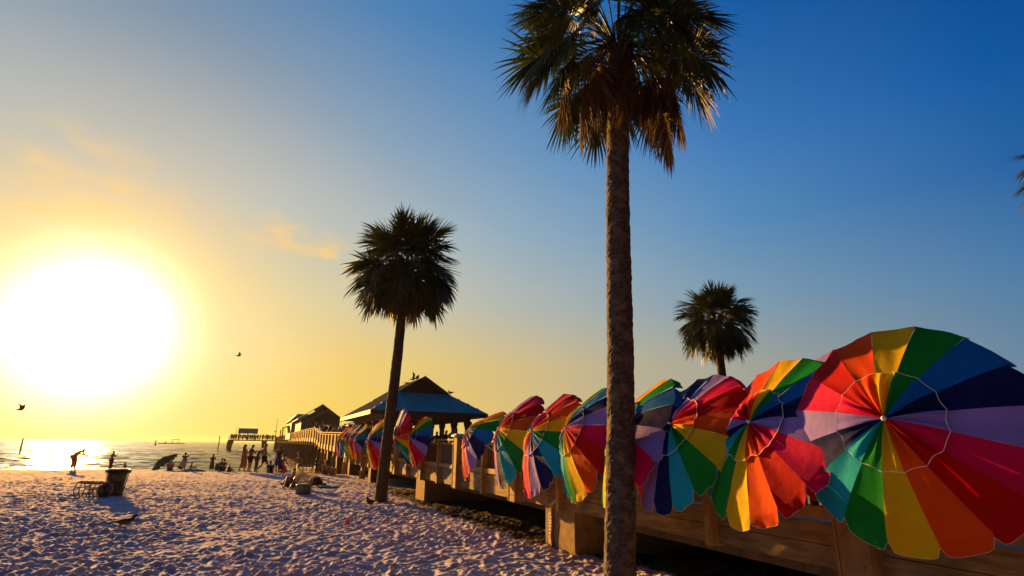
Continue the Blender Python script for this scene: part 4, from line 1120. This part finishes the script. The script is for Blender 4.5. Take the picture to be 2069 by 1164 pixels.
p = beach(569, 952); person(p, 'kneel', FS(-20), 'shirtless person in red shorts kneeling beside the blue skirt', bottom=(.30,.02,.025), skin=0, hair=HAIR_B)
# the group further left
p = beach(370, 947, 2.0); person(p, 'up', FS(20), 'person in lilac skirt with both hands raised to the head', top=(.14,.07,.05), bottom=(.55,.38,.50), bkind='skirt', skin=0, sc=0.74)
p = beach(343, 949, 2.0); person(p, 'sit', FS(30), 'person in white sun hat sitting beside the tilted dark parasol', top=(.5,.16,.12), bottom=(.03,.03,.05), hat=(.75,.68,.5), skin=1, sc=0.85)
p = beach(384, 948, 2.0); person(p, 'sit', FS(-60), 'small seated figure in pinkish top right of the lilac skirt', top=(.30,.18,.17), bottom=(.10,.08,.08), skin=0, sc=0.75)
p = beach(427, 947, 2.0); person(p, 'phone', FS(10), 'person wrapped in a dark olive robe standing alone', dress=(.09,.065,.03), skin=2, sc=0.7)
p = beach(444, 945, 2.0); person(p, 'kneel', FS(-30), 'person in grey purple top, left of the pair by the green chair', top=(.12,.08,.12), bottom=(.05,.05,.06), skin=0, sc=0.8)
p = beach(452, 945, 2.0); person(p, 'kneel', FS(40), 'person with dark hat, right of the pair by the green chair', top=(.12,.07,.07), bottom=(.05,.05,.06), hat=(.04,.03,.03), skin=0, sc=0.75)
p = beach(462, 945, 2.0); person(p, 'sit', FS(-100), 'tiny seated child near the water, right of the green chair', top=(.10,.08,.05), bottom=(.06,.06,.05), skin=2, sc=0.6)
p = beach(222, 947, 2.0); person(p, 'phone', FS(-20), 'person standing by the glittering water behind the standing rubbish bin', top=(.28,.15,.08), bottom=(.05,.03,.025), bkind='trousers', skin=0, sc=0.76)
p = beach(146, 951.5); person(p, 'bend', FS(-100), 'bent over person with a fishing rod against the sun glitter', top=(.42,.17,.05), bottom=(.30,.13,.05), bkind='trousers', skin=0, thin=1.15)  # orange sun glare is put into the colour of the clothes
rod = empty('fishing_rod', p + Vector((.45, .1, .95)), 'long fishing rod held over the glittering shallows', 'fishing rod')
q = at_dist(222, 920, math.hypot(p.x, p.y) + .5)
mb = MB(); mb.tube([p + Vector((.35,.08,.93)), p + Vector((.8,.2,1.0)), p.lerp(q,.6) + UP*0 if False else Vector((p.x+1.6,p.y+.4,p.z+1.05)), Vector((p.x+2.6,p.y+.5,p.z+1.02))], [.018,.014,.010,.005], 6); mb.build('rod', DARKTRIM, rod, world=True)
mb = MB(); mb.tube([p + Vector((.60,.14,.93)), p + Vector((.68,.16,.93))], [.035,.035], 8); mb.build('reel', DARKTRIM, rod, world=True)
p = beach(603, 958); person(p, 'kneel', FS(150), 'person in yellow brown top kneeling in front of the pier piles', top=(.30,.17,.04), bottom=(.12,.08,.03), skin=0, sc=1.1)
p = beach(597, 986); person(p, 'sitlean', FS(175), 'person in grey shirt sitting behind the wire bin, leaning back', top=(.30,.27,.26), bottom=(.05,.05,.05), hair=HAIR_D, skin=0, sc=1.12)
p = beach(638, 953); person(p, 'stand', FS(60), 'dark slim figure standing under the pier beside a pile', top=(.03,.03,.03), bottom=(.03,.03,.03), bkind='trousers', skin=2, sc=.62)
p = beach(657, 953); person(p, 'sit', FS(200), 'child in lime green top sitting under the pier', top=(.30,.52,.03), bottom=(.16,.07,.03), skin=0, sc=.95)

# people on the pier: simple one-piece figures made with the same skeleton
def far_person(seed):
    rs = random.Random(seed)
    kind = rs.choice(['stand', 'phone', 'reach', 'walk', 'up', 'stand'])
    J = pose(kind); g = lambda k, r: (*J[k], r)
    me = skin_mesh([[g('pel',.15), g('wa',.14), g('ch',.16), g('ne',.06), (*J['hd'],.095), (*J['tp'],.07)], [g('ch',.16), g('sl',.075), g('el',.05), g('wl',.03), (*lerp(J['el'],J['wl'],1.3),.03)],
                    [g('ch',.16), g('sr',.075), g('er',.05), g('wr',.03), (*lerp(J['er'],J['wr'],1.3),.03)], [g('pel',.15), g('hl',.11), g('kl',.075), g('al',.045), g('tl',.035)], [g('pel',.15), g('hr',.11), g('kr',.075), g('ar',.045), g('tr',.035)]])
    tops = [(.10,.03,.03), (.05,.04,.16), (.26,.22,.20), (.03,.03,.035), (.22,.08,.03), (.05,.10,.13), (.30,.12,.08), (.12,.05,.12)]
    me.materials.clear()
    for m_ in (SKIN_T[rs.randrange(3)], cloth(rs.choice(tops)), cloth(rs.choice([(.03,.03,.04), (.07,.05,.04), (.05,.06,.10)])), rs.choice([HAIR_D, HAIR_B, HAIR_D])): me.materials.append(m_)
    hx = J['hd']
    for p_ in me.polygons:
        c = p_.center; h = c.z
        if (c - Vector(hx)).length < .16 and h > J['ne'][2]+.04: p_.material_index = 3 if (h > hx[2]+.02 or c.y < hx[1]-.03) else 0
        elif h > J['ne'][2] - .02: p_.material_index = 0
        elif h > .95: p_.material_index = 1 if abs(c.x) < .24 else 0
        elif h > .50: p_.material_index = 2 if abs(c.x) < .20 else 0
        p_.use_smooth = True
    return me
FAR = [far_person(k) for k in range(10)]
rs = random.Random(77)
def far(loc, label, group, k=None, sc=None):
    o = bpy.data.objects.new('person', FAR[rs.randrange(10) if k is None else k]); COL.objects.link(o)
    o.location = loc; o.rotation_euler = (0, 0, rs.uniform(0, 6.28)); s = sc or rs.uniform(.88, 1.06); o.scale = (s, s, s)
    tag(o, label, 'person', group)
    return o
used = []
def spot(t0, t1, o0, o1, gap=.42):
    for _ in range(200):
        t = rs.uniform(t0, t1); o = rs.uniform(o0, o1)
        if all((t-a)**2+(o-b2)**2 > gap*gap for a, b2 in used): used.append((t, o)); return t, o
    used.append((t, o)); return t, o
for k in range(34):
    t, o = spot(44, 64, OFF+.35, OFF+4.6)
    far(PT(t, o, deck_z(t)), 'person in the crowd along the pier railing beyond the blue pavilion', 'crowd on the pier ramp')
for k in range(16):
    t, o = spot(66, 92, OFF+.35, OFF+2.2)
    far(PT(t, o, deck_z(t)), 'person by the railing below the grey gabled pier house', 'people in front of the pier house')
for k in range(15):
    t, o = spot(29.5, 38, 6.4, 10.4, .7)
    far(PT(t, o, 1.0), 'dark figure standing in the shade under the blue roofed pavilion', 'people under the pavilion')
for k in range(4):
    t, o = spot(21.0, 25.5, 6.6, 9.0, .7)
    far(PT(t, o, 1.0), 'dark figure on the deck just in front of the pavilion', 'people before the pavilion')
for k in range(44):
    o = -7.1 + (k + rs.uniform(.1, .9))*12.4/44
    far(PT(185.4 + rs.uniform(0, 2.5), o, 2.4), 'tiny silhouette among the people on the far pier platform', 'people on the far pier platform')

# ---------------------------------------------------------------- things on the sand
WIRE = noise_mat('galvanised wire', (.12,.11,.09), (.26,.23,.18), 20, .5, 0, metal=.5)
WIRE_D = noise_mat('rusty dark frame', (.05,.035,.025), (.10,.06,.04), 20, .7, .2)
BAG_D = noise_mat('dark bin liner', (.018,.018,.02), (.04,.04,.045), 6, .35, .5)
BAG_C = noise_mat('grey bin liner', (.19,.18,.165), (.27,.25,.23), 5, .4, .5)
BAG_G = noise_mat('green liner', (.05,.09,.02), (.10,.15,.03), 6, .5, .3)
def mesh_bin(name, loc, h, rt_, rb_, label, liner, rx=0.0, ry=0.0, rz=0.0, wires=30, mat=WIRE):
    root = empty(name, loc, label, 'rubbish bin'); root.rotation_euler = (rx, ry, rz)
    mb = MB()
    for f in (0, .33, .66, 1):
        r = rb_*(1-f)+rt_*f; mb.tube([(r*math.cos(a*math.pi/12), r*math.sin(a*math.pi/12), .01+f*h) for a in range(25)], .014 if f in (0,1) else .008, 5, cap=False)
    for k in range(wires):
        a = 2*math.pi*k/wires; mb.tube([(rb_*math.cos(a), rb_*math.sin(a), .01), (rt_*math.cos(a), rt_*math.sin(a), h)], .0055, 4)
    mb.build('wire_cage', mat, root, smooth=True)
    if liner:
        mb = MB(); n_, m_ = 28, 9; vs = []; fs = []; rr = random.Random(4)
        for i in range(m_+1):
            f = i/m_
            for k in range(n_):
                a = 2*math.pi*k/n_; r = (rb_*(1-f)+rt_*f)*.94*(.93+.05*math.sin(3*a+5*f)+rr.uniform(-.03,.02))
                vs.append((r*math.cos(a), r*math.sin(a), .04+f*(h-.03)))
        for k in range(n_):          # folded over the rim
            a = 2*math.pi*k/n_; r = rt_*1.06+rr.uniform(0,.02); vs.append((r*math.cos(a), r*math.sin(a), h+.025))
        for k in range(n_):
            a = 2*math.pi*k/n_; r = rt_*1.08+rr.uniform(0,.03); vs.append((r*math.cos(a), r*math.sin(a), h-.10+rr.uniform(-.04,.04)))
        for i in range(m_+2):
            for k in range(n_): fs.append((i*n_+k, i*n_+(k+1) % n_, (i+1)*n_+(k+1) % n_, (i+1)*n_+k))
        fs.append(tuple(range(n_-1, -1, -1)))
        mb.add(vs, fs); mb.build('liner', liner, root, smooth=True)
    return root
p = beach(612, 999)
mb1 = mesh_bin('wire_bin', p, 1.02, .35, .27, 'grey wire bin with a pale liner standing before the sitting person', None, wires=40)
mb = MB(); mb.tube([(0,0,.02),(0,0,.30),(0,0,.36),(0,0,.39)], [.25,.28,.29,.24], 16); mb.build('liner', BAG_C, mb1, smooth=True)
mb = MB()
for (x_, y_, z_, r_) in ((.05,-.1,.48,.09), (-.12,-.05,.47,.08), (.14,.02,.46,.07), (-.02,.1,.5,.08)): mb.ball((x_,y_,z_), (r_,r_*.8,r_*.5), 8, 6)
mb.build('litter', noise_mat('paper litter', (.4,.33,.2), (.65,.6,.45), 12, .8, 0), mb1)
p = beach(229, 1003)
bin2 = mesh_bin('rubbish_bin', p, .88, .345, .25, 'dark wire bin with liner over its rim standing beside the toppled one', BAG_D, mat=WIRE_D)
mb = MB(); mb.tube([(0.12,-.12,.52),(0.13,-.13,.65),(.12,-.12,.77)], [.12,.20,.15], 12); mb.build('green_bag', BAG_G, bin2, smooth=True)
p = beach(188, 1008)
root = empty('toppled_bin', p, 'open frame bin lying on its side in the sand', 'rubbish bin', rz=R(4)); root.scale = (.80, .80, .80)
mb = MB()
for i, x_ in enumerate((-.62, -.42, -.02, .14, .52)):
    mb.tube([(x_, .33*math.cos(a*math.pi/9), .33+.33*math.sin(a*math.pi/9)) for a in range(19)], .022, 5, cap=False)
mb.build('hoop', WIRE_D, root, smooth=True)
for k in range(9):
    a = 2*math.pi*k/9
    mb = MB(); mb.tube([(-.62, .33*math.cos(a), .33+.33*math.sin(a)), (.54, .29*math.cos(a), .33+.31*math.sin(a))], .016 if k % 3 else .03, 5); mb.build('slat', WIRE_D, root)
mb = MB(); mb.tube([(.18,0,.30),(.30,0,.31),(.50,0,.32),(.62,0,.30)], [.20,.27,.30,.18], 14); mb.build('liner', BAG_D, root, smooth=True)
# dark bags, towel and drink by the wire bin
def bag(loc, sx, sy, sz, mat, label, name='beach_bag', cat='bag', seed=0, strap=True):
    root = empty(name, loc, label, cat)
    rr = random.Random(seed); mb = MB(); n_, m_ = 16, 8; vs = []; fs = []
    for i in range(m_+1):
        f = i/m_; w_ = (math.sin(math.pi*(.12+.80*f))**.6)
        for k in range(n_):
            a = 2*math.pi*k/n_; j = 1+rr.uniform(-.07,.07)
            vs.append((sx*math.cos(a)*w_*j, sy*math.sin(a)*w_*j, f*sz*(1+rr.uniform(-.03,.03))))
    for i in range(m_):
        for k in range(n_): fs.append((i*n_+k, i*n_+(k+1) % n_, (i+1)*n_+(k+1) % n_, (i+1)*n_+k))
    fs += [tuple(range(n_-1,-1,-1)), tuple(m_*n_+k for k in range(n_))]
    mb.add(vs, fs); mb.build('bag_body', mat, root, smooth=True)
    if strap:
        mb = MB(); mb.tube([(-sx*.5,0,sz*.9),(-sx*.3,0,sz*1.12),(sx*.3,0,sz*1.12),(sx*.5,0,sz*.9)], .015, 6); mb.build('strap', mat, root)
    return root
BLK = noise_mat('black fabric', (.010,.009,.010), (.03,.02,.025), 8, .8, .3); MAR = noise_mat('dark maroon fabric', (.03,.010,.012), (.06,.018,.02), 8, .8, .3)
bag(beach(585, 985), .33, .28, .36, BLK, 'black bulging bag on the sand left of the wire bin', seed=1)
bag(beach(636, 982), .34, .26, .42, MAR, 'dark maroon slumped bag just right of the wire bin', seed=2)
bag(beach(568, 980), .07, .06, .10, BLK, 'small black pouch lying left of the black bag', 'pouch', 'pouch', 3, False)
bag(beach(650, 980), .22, .14, .12, BLK, 'flat black bundle on the sand above the blue towel', 'bundle', 'bundle', 4, False)
p = beach(664, 986)
mb = MB(); nx, ny = 26, 12; vs = []
for i in range(nx+1):
    for j in range(ny+1):
        x_ = (i/nx-.5)*.95; y_ = (j/ny-.5)*.9
        vs.append((x_, y_, .045 + .035*math.sin(i*.9+j*.5)*math.sin(j*.8) + .03*math.sin(i*.35)))
mb.add(vs + [(v[0], v[1], v[2]-.012) for v in vs], [(i*(ny+1)+j, (i+1)*(ny+1)+j, (i+1)*(ny+1)+j+1, i*(ny+1)+j+1) for i in range(nx) for j in range(ny)])
o = mb.build('beach_towel', noise_mat('turquoise towel', (.01,.17,.28), (.03,.36,.50), 7, .9, .3, c3=(.45,.62,.66), s3=3.5), smooth=True); o.location = p
tag(o, 'crumpled turquoise towel with pale folds on the sand', 'towel')
p = beach(637, 985.5)
mb = MB()
for (x_, y_, r_) in ((0,0,.07), (.12,.03,.06), (-.11,.02,.055), (.21,0,.04)): mb.ball((x_, y_, r_*.6), (r_, r_, r_*.7), 9, 6)
o = mb.build('snack_packets', noise_mat('orange packet', (.45,.16,.05), (.75,.45,.22), 9, .5, .2), smooth=True); o.location = p; tag(o, 'little heap of orange packets between bin and towel', 'packets')
p = beach(672, 953)
bag(p, .30, .22, .42, noise_mat('yellow canvas', (.42,.26,.05), (.62,.42,.10), 8, .8, .2), 'yellow canvas bag under the pier beside the lime top', seed=6)
# red cup
p = beach(702, 1063)
root = empty('drink_cup', p, 'small red cup standing alone on the trampled sand', 'cup')
mb = MB(); mb.tube([(0,0,.0),(0,0,.12)], [.032,.045], 12); mb.tube([(0,0,.12),(0,0,.128)], [.048,.048], 12); mb.build('cup_body', noise_mat('red plastic', (.45,.01,.01), (.6,.02,.015), 5, .35, 0), root)
# tilted dark parasol on the sand, seen from outside
pp = beach(318, 948, 3.0)
A = Vector((-.62, -.25, .74)).normalized()
SHADE = [noise_mat('olive canopy', (.035,.04,.018), (.06,.065,.03), 3, .8, .1)]*10
ctr = at_dist(331, 935, math.hypot(pp.x, pp.y))
umbrella('parasol', 0,0,0,0,0, .34, .92, 10, 'dark olive parasol tilted onto the sand as a windbreak', 30, group=None, detail=False, plainm=SHADE, centre=ctr, frame=A, pole_l=1.5)
# low folding chairs
def chair(loc, rz, col, label, sc=1.0):
    root = empty('beach_chair', loc, label, 'chair', rz=rz); root.scale = (sc, sc, sc)
    m_ = cloth(col); mb = MB(); mb.box(-.27,.27,-.22,.25,.20,.225); mb.build('seat', m_, root)
    mb = MB(); mb.hexa([(-.27,-.25,.225),(.27,-.25,.225),(.27,-.22,.225),(-.27,-.22,.225),(-.27,-.47,.80),(.27,-.47,.80),(.27,-.44,.80),(-.27,-.44,.80)]); mb.build('backrest', m_, root)
    for s in (-1,1):
        mb = MB(); mb.tube([(s*.29,-.24,.0),(s*.29,.22,.21)], .012, 6); mb.tube([(s*.29,.26,.0),(s*.29,-.22,.24),(s*.29,-.47,.82)], .012, 6); mb.build('leg', WHITE_METAL, root)
        mb = MB(); mb.box(s*.29-.025, s*.29+.025, -.3, .2, .42, .44); mb.tube([(s*.29,.17,.2),(s*.29,.17,.42)], .01, 6); mb.build('armrest', WHITE_METAL, root)
chair(beach(357, 948, 3.0), R(150), (.07,.035,.02), 'brown beach chair between white hat and lilac skirt', 1.1)
chair(beach(438, 946, 2.2), R(190), (.03,.22,.03), 'green beach chair at the left of the kneeling pair', .75)
# small mound with towel by the seated figure
p = beach(392, 948.5)
mb = MB(); mb.ball((0,0,.0), (.8,.5,.17), 16, 8); o = mb.build('sand_heap', noise_mat('heaped sand', (.34,.27,.22), (.46,.38,.32), 5, .95, .4), smooth=True); o.location = p; tag(o, kind='structure')

# ---------------------------------------------------------------- birds
def bird(loc, rz, label, sc=1.0, fly=False, flap=.5, white=False, group=None):
    root = empty('gull', loc, label, 'bird', group, rz=rz); root.scale = (sc, sc, sc)
    zb = 0 if fly else .14
    mb = MB(); mb.tube([(0,-.26,zb+.06),(0,-.17,zb+.055),(0,-.05,zb+.05),(0,.07,zb+.06),(0,.14,zb+.10),(0,.17,zb+.15),(0,.19,zb+.175)], [.012,.035,.068,.070,.045,.034,.036], 10)
    mb.ball((0,.20,zb+.18), (.032,.042,.034), 9, 7); mb.build('body', BIRD_D if not white else BIRD_W, root, smooth=True)
    mb = MB(); mb.tube([(0,.235,zb+.178),(0,.285,zb+.168)], [.011,.003], 6); mb.build('beak', BEAK, root)
    mb = MB(); mb.box(-.03,.03,-.36,-.22,zb+.052,zb+.062); mb.build('tail', BIRD_D, root)
    for s in (-1,1):
        mb = MB()
        if fly:
            pts = [(s*.05,.06,zb+.08),(s*.24,.09,zb+.08+flap*.24),(s*.52,-.04,zb+.06+flap*.34)]
            prev_ = None; vs = []
            for (x_,y_,z_), c_ in zip(pts, (.11,.10,.02)): vs += [(x_,y_+c_*.6,z_),(x_,y_-c_,z_),(x_,y_+c_*.6,z_-.012),(x_,y_-c_,z_-.012)]
            fs = []
            for i in range(2):
                a = i*4; fs += [(a,a+4,a+5,a+1),(a+2,a+3,a+7,a+6),(a,a+2,a+6,a+4),(a+1,a+5,a+7,a+3)]
            mb.add(vs, fs + [(0,1,3,2),(8,10,11,9)])
        else:
            mb.tube([(s*.055,.10,zb+.09),(s*.068,.0,zb+.075),(s*.05,-.14,zb+.07),(s*.015,-.33,zb+.075)], [.02,.045,.034,.006], 8, flat=.5)
        mb.build('wing', BIRD_D, root, smooth=not fly)
    if not fly:
        for s in (-1,1):
            mb = MB(); mb.tube([(s*.025,0,zb+.01),(s*.025,0,.008)], .006, 5); mb.tube([(s*.025,-.01,.006),(s*.025,.045,.004)], .008, 4); mb.build('leg', BEAK, root)
    return root
p = beach(249, 1071); bird(p, R(-60), 'dark long bodied gull standing on the open sand at left', .92)
p = beach(747, 1031); bird(p, R(165), 'dark gull facing the camera at the foot of the leaning palm', 1.05)
p = at_dist(252, 945.5, math.hypot(beach(229,1003).x, beach(229,1003).y)); bird((p.x, p.y, beach(229,1003).z+.86), R(40), 'small gull perched on the rim of the standing bin', .75)
bird(at_dist(482, 720, 60), R(-60), 'gull flying alone right of the sun', 1.0, True, .9)
bird(at_dist(41, 829, 60), R(-70), 'gull flying low at the far left below the sun', 1.1, True, 1.1)
bird(at_dist(834, 768, 27), R(-80), 'gull with raised wings just above the pavilion ridge', .6, True, 1.6)
bird(at_dist(842, 766, 27.8), R(-60), 'second gull landing close behind the first above the pavilion', .55, True, .9)
p = px_ray(910, 799); k_ = 29.5/ (p.dot(D)); q = Vector((0,0,EYE)) + p*k_; bird(q - UP*.02, R(50), 'gull perched on the right slope of the pavilion roof', .9)
p = px_ray(821, 777); k_ = 33.5/ (p.dot(D)); q = Vector((0,0,EYE)) + p*k_; bird(q - UP*.05, R(-50), 'gull perched on the left end of the pavilion ridge', .7)

# ---------------------------------------------------------------- in the water
def water_at(x, y): return at_z(x, y, WATER_Z)
def stake(xb, yb, yt, r_, label, lean=(0,0)):
    b_ = water_at(xb, yb); d_ = math.hypot(b_.x, b_.y); tt = at_dist(xb + lean[0], yt, d_)
    root = empty('channel_stake', b_, label, 'post')
    mb = MB(); mb.tube([(b_.x, b_.y, b_.z-2.5), (b_.x, b_.y, b_.z), (tt.x, tt.y, tt.z)], [r_, r_, r_*.8], 8); mb.build('stake', WOOD_DARK, root, world=True)
stake(39, 918, 885.5, .12, 'dark leaning stake in the water at the far left', (8, 0))
stake(440, 911, 880, .14, 'tall dark post in the water left of the pier', (4.5, 0))
stake(457, 908, 893, .14, 'short dark post in the water beside the pier platform leg', (2.5, 0))
b_ = water_at(345, 897); root = empty('pontoon_boat', b_, 'small flat boat with a canopy far out on the sea', 'boat', rz=R(15))
L_ = 8.5
mb = MB(); mb.hexa([(-L_,-1.2,-.1),(L_,-1.2,-.1),(L_,1.2,-.1),(-L_,1.2,-.1),(-L_-.6,-1.3,.6),(L_+1.4,-1.3,.6),(L_+1.4,1.3,.6),(-L_-.6,1.3,.6)]); mb.build('hull', DARKTRIM, root)
mb = MB(); mb.box(.5, 5.5, -1.3, 1.3, 3.2, 3.6); mb.build('canopy', DARKTRIM, root)
for x_ in (1.0, 5.0):
    mb = MB(); mb.tube([(x_,0,.6),(x_,0,3.2)], .15, 6); mb.build('canopy_post', DARKTRIM, root)
mb = MB(); mb.tube([(-4,0,.6),(-4,0,1.4),(-4,0,1.9)], [.35,.4,.2], 8); mb.build('console', DARKTRIM, root)
b_ = water_at(313.5, 899.5); root = empty('marker_buoy', b_, 'small upright marker buoy left of the flat boat', 'buoy')
mb = MB(); mb.tube([(0,0,-.3),(0,0,.5),(0,0,.7),(0,0,2.0)], [.5,.6,.3,.2], 8); mb.build('buoy_body', DARKTRIM, root); mb = MB(); mb.ball((0,0,2.3), .35, 8, 6); mb.build('top_mark', DARKTRIM, root)

# ---------------------------------------------------------------- dry weeds at the foot of the pier
rs = random.Random(8)
mb = MB()
for k in range(520):
    t = rs.uniform(9.5, 27) if k % 3 else rs.uniform(6, 30)
    o = rs.gauss(5.25, .30)
    if t < 11.5: o += .45
    c = PT(t, o, 0); c.z = gzf(c.x, c.y) - .01
    for b_ in range(rs.randint(2, 6)):
        a = rs.uniform(0, 6.28); h_ = rs.uniform(.02, .10); l_ = rs.uniform(.01, .09); w_ = rs.uniform(.002, .005)
        q0 = c + Vector((rs.uniform(-.05,.05), rs.uniform(-.05,.05), 0)); d_ = Vector((math.cos(a), math.sin(a), 0)); sd = Vector((-d_.y, d_.x, 0))*w_
        q1 = q0 + d_*l_*.5 + UP*h_*.8; q2 = q0 + d_*l_ + UP*h_
        mb.add([q0-sd, q0+sd, q1+sd, q1-sd, q2], [(0,1,2,3),(3,2,4)])
tag(mb.build('dry_weeds', noise_mat('dry weed', (.16,.11,.04), (.34,.25,.09), 20, .9, 0)), 'sparse dry weeds and straw along the foot of the pier', 'weeds', kind='stuff')

# ---------------------------------------------------------------- sea haze
def haze(density):
    m = bpy.data.materials.new('haze'); m.use_nodes = True; nt = m.node_tree
    nt.nodes.remove(nt.nodes['Principled BSDF'])
    pv = nt.nodes.new('ShaderNodeVolumePrincipled'); pv.inputs['Color'].default_value = (.95,.93,.9,1); pv.inputs['Density'].default_value = density; pv.inputs['Anisotropy'].default_value = .35
    nt.links.new(pv.outputs[0], nt.nodes['Material Output'].inputs['Volume'])
    mb = MB(); mb.box(-2600, 2600, -2600, 2600, -8, 15)
    o = mb.build('haze', m); tag(o, 'pale warm sea haze over the beach and pier', 'haze', kind='stuff')
HAZE = 0.00009
if HAZE: haze(HAZE)
